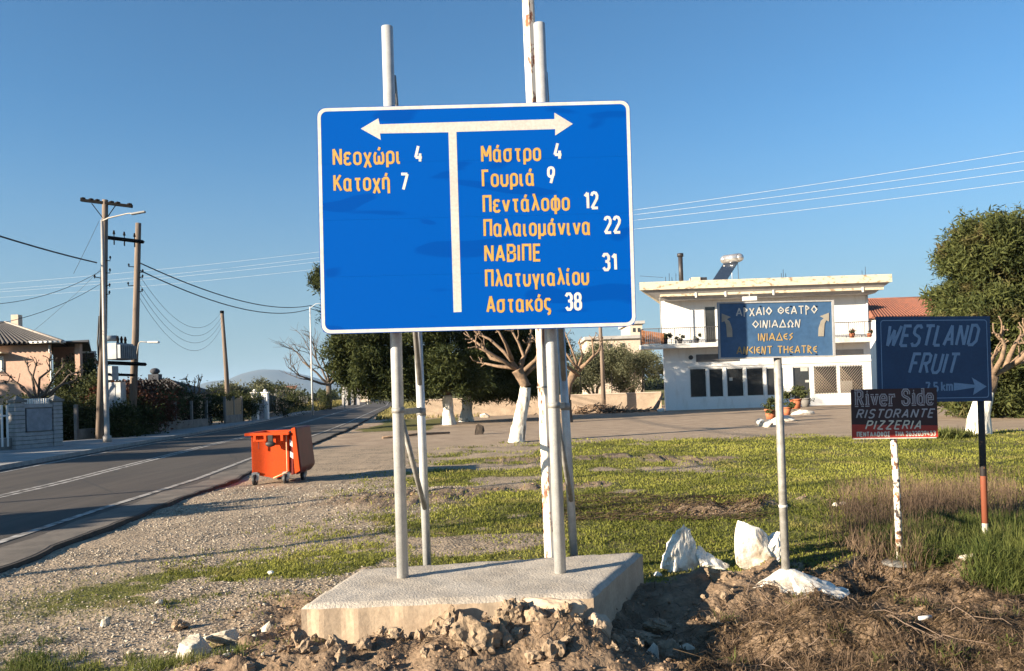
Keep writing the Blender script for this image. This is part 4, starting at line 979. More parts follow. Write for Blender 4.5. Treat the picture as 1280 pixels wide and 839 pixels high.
blades('short_grass', x, y, 0.022 + .0018 * y, .005 + .0007 * y, 1.0, grass_m, 'short patchy green and yellow grass of the roadside plot', 'grass')
x, y = scatter(26000, (-4.6, -.8), (4.5, 9), lambda x, y: masks(x, y)[0] * .8)
blades('short_grass', x, y, .035, .005, 1.0, grass_m, 'thin grass strip growing through the gravel', 'grass')
def clump_xy(centers, per, sd_):
    c = np.repeat(np.array(centers, float), per, 0); return c[:, 0] + rng.normal(size=len(c)) * sd_, c[:, 1] + rng.normal(size=len(c)) * sd_
# tall green grass at the right
cs = []
while len(cs) < 520:
    u = rng.uniform(1085, 1420); v = rng.uniform(648, 740); q = G(u, v, 0)
    if v < 655 + .25 * max(0, 1180 - u) or (v > 705 and u < 1215) or (u < 1130 and v > 690): continue
    cs.append((q.x, q.y))
x, y = clump_xy(cs, 60, .05)
blades('tall_grass', x, y, .20, .007, .75, grass_tall_m, 'tall green grass round the foot of the navy board pole', 'grass', .9)
cs = [tuple(G(rng.uniform(40, 330), rng.uniform(822, 850), 0))[:2] for _ in range(26)] + [tuple(G(rng.uniform(-60, 60), rng.uniform(800, 850), 0))[:2] for _ in range(20)]
x, y = clump_xy(cs, 60, .04); blades('grass_tuft', x, y, .06, .005, .9, grass_tall_m, 'low green weeds along the bottom left gravel', 'grass', .9)
q = G(1190, 548, 0); x, y = clump_xy([(q.x + rng.normal() * .25, q.y + rng.normal() * .1) for _ in range(14)], 60, .1)
blades('leafy_weed', x, y, .28, .03, 1.0, grass_tall_m, 'leafy weed at the edge of the grass by the pizzeria sign', 'weed', .8)
# dry standing weeds: bunches of thin stems
cs = []
while len(cs) < 330:
    u = rng.normal(1160, 70) if rng.random() < .7 else rng.uniform(1060, 1400); v = rng.normal(636, 20); q = G(u, v, 0)
    if u < 1040: continue
    cs.append((q.x, q.y))
x, y = clump_xy(cs, 24, .13)
blades('dry_weeds', x, y, .24, .0045, .7, weed_m, 'dry purple brown weeds standing behind the rusty pipe', 'weeds', .8)
cs = [tuple(G(rng.uniform(1060, 1150), rng.uniform(668, 705), 0))[:2] for _ in range(60)]
x, y = clump_xy(cs, 26, .06); blades('dry_weeds', x, y, .24, .005, .6, weed_m, 'dry brown stalks round the foot of the rusty pipe', 'weeds', .8)
# lying straw and brushwood over the dug ground
def straw(name, n, zone, lmin, lmax, wid, label, dirbias=None, mat=straw_m, zr=.03):
    x, y = zone(n); n = len(x); L_ = rng.uniform(lmin, lmax, n); a = (rng.normal(size=n) * .55 + dirbias) if dirbias is not None else rng.random(n) * 3.14159
    t = np.linspace(0, 1, 4); pts = []
    cur = rng.normal(size=n) * .5; base_z = rng.random(n) * zr * .6
    for k, tt in enumerate(t):
        px = x + np.cos(a + cur * (tt - .5)) * L_ * (tt - .5); py = y + np.sin(a + cur * (tt - .5)) * L_ * (tt - .5)
        pz = H(px, py) + .004 + base_z + rng.random(n) * np.minimum(L_ * .12, zr)
        pts.append(np.stack([px, py, pz], 1))
    side = np.stack([-np.sin(a), np.cos(a), rng.normal(size=n) * .2], 1) * (wid * (.6 + .8 * rng.random(n)) / 2)[:, None]
    V = np.stack([q for p_ in pts for q in (p_ - side, p_ + side)], 1); o = np.arange(n)[:, None] * 8
    Fq = np.concatenate([o + np.array([[2 * k, 2 * k + 1, 2 * k + 3, 2 * k + 2]]) for k in range(3)])
    return npmesh(name, V.reshape(-1, 3), Fq, mat, rnd=np.repeat(np.clip(rng.beta(1.4, 2.2, n), 0, 1), 8), kind='stuff', label=label, cat='straw')
def zone_px(u0, u1, v0, v1, keep=lambda u, v: True):
    def z(n):
        out = []
        while len(out) < n:
            u, v = rng.uniform(u0, u1), rng.uniform(v0, v1)
            if keep(u, v): q = G(u, v, 0); out.append((q.x, q.y))
        o = np.array(out); return o[:, 0], o[:, 1]
    return z
kz = lambda u, v: v > 712 - (u - 960) * .03 and (v > 905 - (u - 640) * .36 - rng.random() * 60) 
straw('dry_straw', 11000, zone_px(860, 1480, 700, 870, kz), .04, .20, .0032, 'tangled dry straw and cut stems in the lower right corner', rad(-35))
straw('dry_straw', 800, zone_px(880, 1450, 700, 870, kz), .12, .4, .004, 'long bent dry stalks on the lower right bank', rad(-38), zr=.09)
straw('leaf_litter', 7000, zone_px(980, 1300, 680, 750), .015, .05, .009, 'brown leaf litter below the pizzeria sign', zr=.025)
straw('leaf_litter', 5000, zone_px(840, 1450, 720, 870, kz), .012, .04, .011, 'leaf litter among the straw of the lower right', zr=.04)
straw('dry_straw', 900, zone_px(440, 940, 740, 850), .04, .16, .004, 'scattered straw bits on the dug heap', zr=.02)
straw('leaf_litter', 1800, zone_px(690, 960, 620, 652), .05, .25, .014, 'cut dry stems on the bare patch behind the white stones', rad(10), zr=.03)
straw('dry_straw', 2500, zone_px(400, 900, 560, 690), .03, .12, .006, 'dead straw lying in the short grass', zr=.02)
mb = MB()
for k in range(40):
    u, v = rc.uniform(930, 1300), rc.uniform(740, 850); q = G(u, v, 0); a = rad(-40 + rc.gauss(0, 30)); L_ = rc.uniform(.15, .5)
    z = gz1(q.x, q.y); d = Vector((math.cos(a), math.sin(a), 0)); hh = rc.uniform(.02, .08); bend = rc.uniform(-.12, .12); nrm = Vector((-d.y, d.x, 0)); mb.tube([q + d * L_ * (t - .5) + nrm * bend * L_ * 4 * t * (1 - t) + Vector((0, 0, gz1(q.x + d.x * L_ * (t - .5), q.y + d.y * L_ * (t - .5)) + .01 + hh * 4 * t * (1 - t))) for t in (0, .17, .33, .5, .67, .83, 1)], [.004, .004, .0035, .003, .003, .002, .001], 4)
cs_ = []
while len(cs_) < 230:
    u, v = rng.uniform(900, 1480), rng.uniform(715, 870)
    if kz(u, v): q = G(u, v, 0); cs_.append((q.x, q.y))
x, y = clump_xy(cs_, 26, .05); blades('dry_tufts', x, y, .085, .004, 1.3, weed_m, 'low dead brown tufts standing in the straw of the lower right bank', 'weeds', .9)
x, y = clump_xy(cs_[:26], 30, .035); blades('green_sprigs', x, y, .07, .008, 1.3, grass_tall_m, 'small green sprigs among the straw of the lower right bank', 'weeds', .9)
mb.build('twigs', stem_m, None, 'bent brown twigs sticking out of the lower right straw', 'twigs', kind='stuff')
# small litter
mb = MB(); q = G(605, 694, SLAB_Z); mb.ico((q.x, q.y + .12, gz1(q.x, q.y + .1) + .05), .04, 2, (1.3, .6, .7)); mb.build('plastic_bottle', M('green plastic scrap', (.03, .30, .16), None, 9, .3), None, 'crumpled green plastic scrap behind the concrete block', 'litter')
q = G(1160, 795, .03); mb = MB(); mb.cyl((q.x - .05, q.y, gz1(q.x, q.y) + .05), (q.x + .03, q.y + .01, gz1(q.x, q.y) + .055), .013, .012, 8); mb.build('plastic_cup', refl_white, None, 'small white plastic scrap in the lower right straw', 'litter')

# ================================================================== WHITE TWO STOREY BUILDING
BD = 52.0
def build_white():
    bx0, bx1 = R(829.5, 440, 1088, 441, BD)[:2]; D2_ = 9.0; xbl = bx0 * (BD + D2_) / BD + .35
    root = thing('white_building', 'white two storey building with shops below and a balcony under a wide flat roof', 'building', ((bx0 + bx1) / 2, BD, 0))
    def part(name, mat, fn, parent=root, **k): mb = MB(); fn(mb); return mb.build(name, mat, parent, **k)
    ztop = P(960, 372, BD).z
    zb = R(960, 424, 961, 432, BD); zbal = zb[2]               # balcony slab underside
    # openings on the ground floor: u0,v0,u1,v1
    shop = [(862, 460, 884, 497.5), (886, 460, 905, 497), (908, 459.5, 930.5, 496.5), (933, 459, 955.5, 495.5), (958, 459, 981, 495), (991.5, 458, 1014, 508), (1017.5, 457, 1047.5, 492.5), (1050, 456.5, 1080, 491.5)]
    op = [R(*s, BD) for s in shop]; op = [(a, b, max(c, 0.02), d) for a, b, c, d in op]
    up = [R(880.5, 382, 896, 428, BD), R(1000, 378, 1042, 428, BD)]
    def wall(mb):
        """facade pieced round its openings"""
        def storey(z0, z1, ops):
            xs_ = bx0
            for a, b, c, d in sorted(ops):
                mb.bb(xs_, a, BD, BD + .25, z0, z1)
                if c > z0 + .01: mb.bb(a, b, BD, BD + .25, z0, c)
                if d < z1 - .01: mb.bb(a, b, BD, BD + .25, d, z1)
                xs_ = b
            mb.bb(xs_, bx1, BD, BD + .25, z0, z1)
        storey(-.3, zbal, op); storey(zbal, ztop, up)
        mb.prism([(bx0, BD + .25, -.3), (bx0 + .25, BD + .25, -.3), (xbl + .25, BD + D2_, -.3), (xbl, BD + D2_, -.3)], (0, 0, ztop + .3)); mb.bb(bx1 - .25, bx1, BD + .25, BD + D2_, -.3, ztop); mb.bb(xbl + .25, bx1 - .25, BD + D2_ - .25, BD + D2_, -.3, ztop)
    part('wall', render_white, wall)
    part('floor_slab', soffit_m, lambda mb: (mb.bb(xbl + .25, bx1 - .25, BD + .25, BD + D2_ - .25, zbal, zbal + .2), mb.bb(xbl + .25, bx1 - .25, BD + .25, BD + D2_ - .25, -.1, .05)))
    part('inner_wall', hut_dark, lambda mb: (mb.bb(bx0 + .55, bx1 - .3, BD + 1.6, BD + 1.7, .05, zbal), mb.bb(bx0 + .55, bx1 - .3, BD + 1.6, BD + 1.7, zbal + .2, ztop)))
    for k, (a, b, c, d) in enumerate(op):
        fw_ = .07
        fr = part('window' if k != 5 else 'shop_door', alu_white, lambda mb: (mb.bb(a, a + fw_, BD + .04, BD + .14, c, d), mb.bb(b - fw_, b, BD + .04, BD + .14, c, d), mb.bb(a + fw_, b - fw_, BD + .04, BD + .14, d - fw_, d), mb.bb(a + fw_, b - fw_, BD + .04, BD + .14, c, c + fw_)))
        part('pane', glass_dark, lambda mb: mb.bb(a + fw_, b - fw_, BD + .08, BD + .09, c + fw_, d - fw_), fr)
        if k >= 6:                                             # scissor grille
            def grille(mb):
                w_, h_ = b - a, d - c; n = 9
                for i in range(-n, n + 1):
                    for sgn in (1, -1):
                        x0 = a + w_ * i / n; x1 = x0 + sgn * h_ * .9
                        t0, t1 = 0, 1
                        for lo_, hi_ in ((a, b),):
                            if x1 != x0:
                                q0, q1 = (lo_ - x0) / (x1 - x0), (hi_ - x0) / (x1 - x0); q0, q1 = min(q0, q1), max(q0, q1); t0 = max(t0, q0); t1 = min(t1, q1)
                        if t1 > t0: mb.cyl((x0 + (x1 - x0) * t0, BD + .02 + .01 * sgn, c + h_ * t0), (x0 + (x1 - x0) * t1, BD + .02 + .01 * sgn, c + h_ * t1), .016, n=4)
            part('grille', M('bronze grille', (.30, .24, .18), None, 9, .6), grille, fr)
    # pale papers stuck behind the glass
    for u0, v0, u1, v1 in ((1001, 459.5, 1010, 464), (1052, 476, 1066, 491), (912, 472, 916, 476), (1007, 475, 1012, 478)):
        a, b, c, d = R(u0, v0, u1, v1, BD); part('notice', white_old, lambda mb: mb.bb(a, b, BD + .066, BD + .072, c, d))
    part('sill_band', render_white, lambda mb: mb.bb(bx0 + 1.55, bx1 + .002, BD - .06, BD, *[R(900, 455, 901, 459, BD)[2] + q for q in (.06, .18)]))
    # signboard box, vent
    a, b, c, d = R(870, 443, 899, 452, BD); part('shop_signboard', M('faded dark shop board', (.09, .09, .10), (.14, .13, .12), 3, .6), lambda mb: mb.bb(a, b + 1.2, BD - .08, BD, c, d))
    a, b, c, d = R(1042, 437, 1079, 443.5, BD); part('shutter_box', soffit_m, lambda mb: mb.bb(a, b, BD - .05, BD, c, d))
    q = P(863.5, 447, BD); part('vent', iron, lambda mb: mb.cyl((q.x, BD - .03, q.z), (q.x, BD, q.z), .15, n=14))
    # upper doors
    for k, (a, b, c, d) in enumerate(up):
        w_ = part('balcony_door', alu_white, lambda mb: (mb.bb(a, a + .08, BD + .03, BD + .13, c, d), mb.bb(b - .08, b, BD + .03, BD + .13, c, d), mb.bb(a + .08, b - .08, BD + .03, BD + .13, d - .08, d)))
        part('pane', glass_dark, lambda mb: mb.bb(a + .08, b - .08, BD + .07, BD + .08, c, d - .08), w_)
        part('curtain', M('hanging curtain', (.42, .38, .33), (.28, .25, .22), 5, .9, stretch=(6, 6, .2)), lambda mb: [mb.cyl((a + .12 + i * .045, BD + .16, c), (a + .12 + i * .045, BD + .16, d - .1), .025, n=6) for i in range(int((b - a - .2) * .45 / .045))], w_)
    # balcony
    YB = BD - 1.25
    x0b = R(803, 433, 804, 440, YB)[0]; x1b = R(1093, 421, 1094, 428, YB)[1]
    part('balcony_slab', M('white painted slab edge', (.66, .63, .58), (.45, .42, .38), 2, .85, lo=.5, hi=.75), lambda mb: mb.bb(x0b, x1b, YB, BD - .002, zbal - .02, zbal + .26))
    ztopr = zbal + .26 + 1.0
    def rail(xa_, xb_):
        def f(mb):
            mb.cyl((xa_, YB + .08, ztopr), (xb_, YB + .08, ztopr), .028, n=6); mb.cyl((xa_, YB + .08, zbal + .36), (xb_, YB + .08, zbal + .36), .018, n=6)
            n = int((xb_ - xa_) / .125)
            for i in range(n + 1): x = xa_ + (xb_ - xa_) * i / n; mb.cyl((x, YB + .08, zbal + .26), (x, YB + .08, ztopr), .011 if i % 8 else .022, n=4)
        return f
    part('balcony_railing', iron, rail(x0b + .1, x1b - .1)); 
    part('side_railing', iron, lambda mb: [mb.cyl((x0b + .08, y, zbal + .26), (x0b + .08, y, ztopr), .014, n=4) for y in np.arange(YB + .1, BD, .13)] + [mb.cyl((x0b + .08, YB + .08, ztopr), (x0b + .08, BD, ztopr), .022, n=5)])
    part('downpipe', galv_dull, lambda mb: mb.cyl((x0b + 1.25, YB + .05, zbal + .26), (x0b + 1.25, YB + .05, ztop + .1), .035, n=8))
    pr = R(1079, 360, 1080, 404, YB)[0]; part('downpipe', alu_white, lambda mb: mb.cyl((bx1 - .12, BD - .06, zbal + .3), (bx1 - .12, BD - .06, ztop), .05, n=8))
    # columns below the balcony corner
    # roof: two stepped fascias with a splayed soffit
    YF = BD - 1.6
    fa = R(799.5, 359, 1116, 369, YF); zc = P(958, 352.5, YF).z; z1, z0 = zc + .24, zc - .26
    def roof(mb): mb.prism([(fa[0], YF, z0), (fa[1], YF, z0), (fa[1] - 1, BD + D2_ + .6, z0), (xbl - .1, BD + D2_ + .6, z0)], (0, 0, z1 - z0))
    part('roof_slab', cream_conc, roof)
    fb = R(825, 360, 1105, 368, YF + .35); part('roof_beam', cream_conc, lambda mb: mb.bb(fb[0], fb[1], YF + .35, YF + .65, z0 - .42, z0 - .10))
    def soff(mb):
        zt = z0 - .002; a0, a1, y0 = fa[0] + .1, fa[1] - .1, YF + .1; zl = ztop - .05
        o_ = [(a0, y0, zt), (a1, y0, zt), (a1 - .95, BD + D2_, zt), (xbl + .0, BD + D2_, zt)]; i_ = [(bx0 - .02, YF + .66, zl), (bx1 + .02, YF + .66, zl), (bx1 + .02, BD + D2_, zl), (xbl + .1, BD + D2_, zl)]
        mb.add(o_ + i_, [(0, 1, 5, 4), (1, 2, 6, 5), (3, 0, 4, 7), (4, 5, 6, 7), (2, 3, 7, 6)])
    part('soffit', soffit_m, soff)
    for u in (870, 907, 967, 1079):
        x = R(u, 370, u + 1, 371, YF + .3)[0]; part('soffit_post', alu_white, lambda mb: mb.bb(x - .05, x + .05, YF + .30, YF + .345, z0 - .55, z0))
    a, b, c, d = R(928, 371, 945, 376, YF + .3); part('floodlight', alu_white, lambda mb: (mb.bb(a, b, YF + .1, YF + .34, c, d), mb.cyl(((a + b) / 2, YF + .25, d), ((a + b) / 2, YF + .25, z0 - .4), .02, n=5)))
    # roof furniture
    yr = BD + 1.0; zr = z1
    c = R(851, 318, 852, 355, yr); part('flue_pipe', roof_pipe, lambda mb: (mb.cyl((c[0], yr, zr - .05), (c[0], yr, P(851, 320, yr).z), .15, n=12), mb.cyl((c[0], yr, P(851, 321, yr).z), (c[0], yr, P(851, 317, yr).z), .21, n=12)))
    a = R(865, 346, 884, 355, yr); part('roof_cabinet', beige, lambda mb: mb.bb(a[0], a[1] - .45, yr, yr + .8, zr, P(872, 346.5, yr).z)); part('roof_cabinet', iron, lambda mb: mb.bb(a[1] - .44, a[1], yr + .05, yr + .7, zr, P(880, 346.5, yr).z))
    t0, t1 = P(899, 352, yr), P(914, 329, yr + 1.0)
    def pan(mb):
        dx = Vector((.75, -.5, 0)).normalized() * .5; n_ = Vector((-.4, -.4, .5)).normalized() * .06
        mb.prism([t0 - dx, t0 + dx, t1 + dx, t1 - dx], n_)
    part('solar_collector', M('dark solar glass', (.02, .03, .05), None, 9, .15, spec=.8), pan)
    part('solar_tank', M('polished tank', (.65, .63, .62), (.45, .42, .40), 3, .25, metal=.7), lambda mb: (mb.cyl(t1 + Vector((-.35, .3, .30)), t1 + Vector((.45, -.35, .30)), .30, n=16), mb.ico(t1 + Vector((.47, -.36, .30)), .29, 2), mb.ico(t1 + Vector((-.37, .3, .30)), .29, 2)))
    part('solar_frame', galv, lambda mb: [mb.cyl(t1 + Vector(q) + Vector((0, 0, .1)), Vector((t1.x + q[0] * 1.1, t1.y + q[1], zr)), .022, n=5) for q in ((-.3, .2, 0), (.35, -.3, 0), (.15, .5, 0))])
    for us in ((832, 837, 841, 846), (977, 980, 984), (1078, 1083)):
        part('rebar_stubs', iron, lambda mb: [mb.cyl((R(u, 350, u + 1, 351, YF + .5)[0], YF + .5 + i * .1, z1 - .05), (R(u, 350, u + 1, 351, YF + .5)[0] + .05 * math.sin(i * 3), YF + .5 + i * .1, z1 + .35 + .25 * (i % 2)), .016, n=4) for i, u in enumerate(us)])
    # far side of the balcony: pots as things of their own
    return zbal + .26, YB
zpot, YB = build_white()
def flowerpot(x, y, z, r, label, leafy=1.0, mat=terracotta, group=None, flower=False):
    root = thing('flowerpot', label, 'flowerpot', (x, y, z), group)
    mb = MB(); mb.tube([(x, y, z), (x, y, z + r * 1.5)], [r * .75, r], 12); mb.tube([(x, y, z + r * 1.5), (x, y, z + r * 1.8)], [r * 1.12, r * 1.12], 12); mb.build('pot', mat, root)
    V, Fq, rr = leaves([((x, y, z + r * 2.6), (r * 1.5 * leafy, r * 1.5 * leafy, r * 1.2 * leafy), 1)], 40, 10, r * .25, r * .6, r * .28)
    npmesh('plant', V, Fq, hedge_leaf, parent=root, rnd=rr)
    if flower:
        mb = MB(); [mb.ico((x + random.uniform(-r, r), y - r * random.random(), z + r * random.uniform(2.4, 3.8)), r * .12, 1) for _ in range(9)]; mb.build('flowers', M('red petals', (.55, .05, .03), None, 9, .6), root, kind='stuff')
for u, lb, r, mt, fl in ((831, 'dark shrub in a pot at the left end of the balcony', .22, iron, 0), (850.5, 'dark pot standing by the balcony rail left of the door', .16, iron, 0), (871, 'second dark pot on the balcony, just left of the balcony door', .16, iron, 0), (1066, 'pot of red flowers on the right part of the balcony', .17, terracotta, 1), (1088, 'red flowerpot at the very right end of the balcony', .15, terracotta, 1)):
    x = R(u, 430, u + 1, 431, YB + .3)[0]; flowerpot(x, YB + .35, zpot, r, lb, 1.1, mt, 'pots on the balcony', fl)
# pots and white stones in front of the shop
for u, v, r, lb, lf in ((963.5, 524, .23, 'red clay pot with a low plant on the white kerb stones', 1.0), (983.5, 519, .20, 'small orange pot between two larger ones before the shop', .9), (995, 511, .30, 'large red pot with leafy plant before the shop door', 1.2), (1007, 508.5, .28, 'grey tub with a bushy green plant right beside the shop door', 1.7)):
    q = G(u, v, .12); flowerpot(q.x, q.y, .12, r, lb, lf, terracotta if 'grey' not in lb else concrete_grey, 'pots before the shop')
for k, (u, v, w_, h_, lb) in enumerate(((950, 531, .20, .16, 'first white painted kerb stone from the left before the shop'), (961, 532, .24, .18, 'white painted kerb stone under the red clay pot'), (973, 529, .30, .16, 'white painted kerb stone right of the red clay pot'), (984, 525, .5, .15, 'flat white painted stone under the small orange pot'), (1000, 517, .7, .14, 'long white painted stone in front of the shop door'))):
    q = G(u, v, .05); put('kerb_stone', rock_mesh('kerb_stone', (w_, .3, h_ * 1.3), 50 + k, 8, .05, 3, whitewash, .8), (q.x, q.y, .08), (0, 0, 0), lb, 'stone', 'white stones before the shop')
# wooden boards leaning by the left corner, brown slatted screen at the balcony end
a = P(823, 512, BD - .2); 
bt = thing('leaning_boards', 'dark boards leaning against the left corner of the white building', 'boards', (a.x, a.y, 0))
for k in range(3): mb = MB(); mb.prism([P(815 + k * 2, 513 - k, BD - .5 + k * .1), P(819 + k * 2, 513 - k, BD - .5 + k * .1), P(829.5, 494 - k, BD + .6), P(827.5, 494 - k, BD + .6)], (0, .04, .04)); mb.build('board', pole_wood, bt)
sc_ = thing('balcony_screen', 'rust brown slatted screen hanging at the left end of the balcony', 'screen', (R(803, 420, 804, 421, YB)[0], YB, zpot))
a0, a1, _, _ = R(802, 415, 829, 430, YB); zt_ = P(803, 413, YB).z
for k in range(11): x = a0 + (a1 - a0) * k / 10.6; mb = MB(); mb.bb(x, x + (a1 - a0) / 12.5, YB - .05, YB - .02, zpot + .02, zt_ - .25 * k / 11); mb.build('slat', brown_panel, sc_)

# ================================================================== RED ROOFED HOUSE BEHIND
def tiled(mb, e0, e1, r0_, r1_, step, rad_=.07):
    """a roof plane eave e0-e1, ridge r0-r1 covered with rows of half round tiles running up the slope"""
    n = int((Vector(e1) - Vector(e0)).length / step)
    for i in range(n + 1):
        t = i / n; a = Vector(e0).lerp(Vector(e1), t); b = Vector(r0_).lerp(Vector(r1_), t); mb.tube([a, b], rad_, 6, False)
def build_red():
    D = 66; a = R(1088, 373, 1182, 394, D); root = thing('red_roofed_house', 'low house with red clay tile roof behind the white building', 'building', (a[0], D, 0))
    x0, x1 = a[0] + .2, a[1] + 4; ze = a[2] - .1; zr = P(1130, 373, D + 5).z
    mb = MB(); mb.bb(x0 + .5, x1 - .5, D + .6, D + 10, -.3, ze); mb.build('wall', render_white, root)
    E0, E1, R0, R1 = (x0, D, ze), (x1, D, ze), (x0 + 1.4, D + 5, zr), (x1 - 1.4, D + 5, zr)
    mb = MB(); mb.add([E0, E1, R1, R0, (x1, D + 10.6, ze), (x0, D + 10.6, ze)], [(0, 1, 2, 3), (1, 4, 2), (4, 5, 3, 2), (5, 0, 3), (0, 5, 4, 1)]); rf = mb.build('roof', tile_red, root)
    mb = MB(); tiled(mb, E0, E1, R0, R1, .26, .085); mb.build('roof_tiles', tile_red, rf, kind='stuff')
    mb = MB(); mb.tube([E0, R0], .12, 6); mb.tube([R0, R1], .12, 6); mb.build('ridge_tiles', tile_red, rf)
    q = P(1091, 379, D - 2); mb = MB(); mb.bb(q.x - .5, q.x + .35, D + 1, D + 2, ze - .5, zr + .0); mb.build('chimney', terracotta, root)
build_red()

# ================================================================== TREES
def crown(root, blobs, clumps, per, cr, ln, wd, mat, name='crown', **k):
    V, Fq, r = leaves(blobs, clumps, per, cr, ln, wd, **k); return npmesh(name, V, Fq, mat, parent=root, rnd=r)
def limb(mb, p, d, L, r, n=5, wob=.2, up=.0, seg=6, tip=.3):
    pts = [Vector(p)]; d = Vector(d).normalized()
    for k in range(n):
        d = (d + Vector((random.gauss(0, wob), random.gauss(0, wob), random.gauss(0, wob) + up))).normalized(); pts.append(pts[-1] + d * L / n)
    mb.tube(pts, [r * (1 - (1 - tip) * i / n) for i in range(n + 1)], seg, True, True, .06); return pts, d
def pine(base, hgt, wid, label, trunk_r, lean, blobs, clumps, mat=None, white=1.5, group=None, per=26, name='pine_tree'):
    b = Vector(base); root = thing(name, label, 'tree', b, group)
    t = MB(); top = b + Vector((lean[0], lean[1], hgt * .8)); pts = [b - Vector((0, 0, .2)), b + Vector((lean[0] * .15, 0, white)), b.lerp(top, .6), top]
    t1 = MB(); t1.gnarl([pts[0], b.lerp(pts[1], .25), b.lerp(pts[1], .5), pts[1]], [trunk_r * 1.7, trunk_r * 1.25, trunk_r * 1.05, trunk_r], 22, 20, .16); t1.build('trunk', whitewash_bark, root, label='lower trunk painted with whitewash')
    t2 = MB(); t2.tube(pts[1:], [trunk_r * .98, trunk_r * .6, trunk_r * .2], 10, True, True, .05)
    for c, r_, _ in blobs: 
        s_ = pts[1].lerp(top, random.uniform(.1, .7)); limb(t2, s_, Vector(c) - s_, (Vector(c) - s_).length, trunk_r * .35, 5, .1)
    t2.build('branches', bark, root)
    crown(root, blobs, clumps, per, .16, .24, .05, mat or pine_leaf)
    return root
# the dark pines behind the sign
pb = G(561, 531, 0); D = pb.y
def blob(u, v, D, ru, rv, rd, w): c = P(u, v, D); return (tuple(c), (ru * D / F, rd, rv * D / F), w)
pine(pb, 7.5, 5, 'dark pine with leaning whitewashed trunk, left of two behind the big sign', .25, (-.3, .5),
     [blob(470, 435, D, 48, 32, 2.2, 1.1), blob(450, 470, D, 28, 28, 1.6, .6), blob(520, 400, D, 55, 45, 2.5, 1.6), blob(505, 470, D, 45, 30, 2, 1.0), blob(570, 460, D, 45, 35, 2.2, 1.1), blob(470, 380, D, 60, 36, 2, .9), blob(408, 350, D, 16, 20, .8, .25), blob(560, 380, D, 50, 45, 2.2, 1), blob(440, 440, D, 34, 30, 1.8, .8), blob(540, 470, D, 40, 26, 2, .9), blob(480, 470, D, 40, 26, 2, .8)], 5200)
pb2 = G(583, 527, 0); D = pb2.y
pine(pb2, 7.5, 5, 'dark pine with fat whitewashed trunk, right of two behind the big sign', .27, (.6, .6),
     [blob(620, 470, D, 46, 30, 2.2, 1.2), blob(650, 430, D, 45, 40, 2.4, 1.2), blob(600, 400, D, 50, 50, 2.4, 1.2), blob(668, 470, D, 26, 24, 1.5, .6), blob(690, 440, D, 22, 34, 1.6, .5), blob(640, 480, D, 40, 18, 1.6, .7), blob(662, 452, D, 30, 30, 1.8, .8), blob(630, 440, D + 1, 40, 30, 1.8, .9), blob(672, 425, D + 1, 26, 30, 1.8, .7)], 5200)
# pollarded mulberry and plane trees
def pollard(base, segs, label, white_h, r0_, limbs, name='pollarded_tree', mat=bark_tan, white=True, twigs=2, group=None, knob=1.0):
    """limbs: list of point lists; each ends in a knobbly head with a few stub shoots"""
    root = thing(name, label, 'tree', segs[0], group)
    k = max(1, white_h)
    mb = MB(); mb.gnarl([segs[0] - Vector((0, 0, .15))] + segs[1:k + 1], [r0_ * 1.45] + [r0_ * (1.05 - .12 * i) for i in range(k)], 20, 22, .13); mb.build('trunk', whitewash_bark if white else bark, root)
    if k + 1 < len(segs): mb = MB(); mb.gnarl(segs[k:], [r0_ * .85] * (len(segs) - k), 14, 10, .2, 3); mb.build('upper_trunk', mat, root)
    for Lp in limbs:
        mb = MB(); Lp = [Vector(p) for p in Lp]; n = len(Lp); rr = [r0_ * .36 * (1 - .6 * i / max(1, n - 1)) for i in range(n)]
        mb.tube(Lp, rr, 7, True, True, .15); mb.ico(Lp[-1], rr[-1] * 1.9 * knob, 1)
        for _ in range(twigs):
            s_ = Lp[-1] if random.random() < .6 else Lp[-2].lerp(Lp[-1], random.random()); d = (Lp[-1] - Lp[-2]).normalized() + Vector((random.gauss(0, .7), random.gauss(0, .7), random.gauss(.3, .6)))
            pts, d2 = limb(mb, s_, d, random.uniform(.2, .55) * (r0_ / .2), rr[-1] * .8, 4, .35, .05, 5, .55); mb.ico(pts[-1], rr[-1] * .85 * knob, 1)
        mb.build('limb', mat, root)
    return root
def PL(D, *uv): return [P(u, v, D + dd) for u, v, dd in uv]
tb = G(645, 553, 0); D = tb.y
pollard(None or tb, [tb, P(650, 525, D), P(655, 500, D), P(657, 484, D), P(651, 470, D), P(647, 462, D)], 'pruned mulberry tree with leaning whitewashed trunk before the dark pines', 3, .20,
 [PL(D, (648, 464, 0), (630, 452, -.3), (610, 440, -.5), (596, 434, -.6)), PL(D, (648, 462, 0), (630, 440, .2), (612, 424, .3), (598, 418, .4)), PL(D, (650, 464, 0), (655, 446, .2), (648, 428, .3), (640, 414, .2)), PL(D, (652, 466, 0), (670, 450, -.2), (676, 436, -.3), (668, 424, -.3)),
  PL(D, (655, 470, 0), (668, 458, .3), (684, 448, .4), (690, 436, .5)), PL(D, (645, 460, 0), (622, 458, .5), (604, 454, .7)), PL(D, (640, 450, 0), (632, 430, -.5), (622, 412, -.8)), PL(D, (650, 455, .1), (662, 432, .4), (664, 414, .6)), PL(D, (630, 452, -.2), (614, 448, .1), (606, 436, .2), (590, 424, .2))], twigs=5)
tb = G(708, 528, 0); D = tb.y
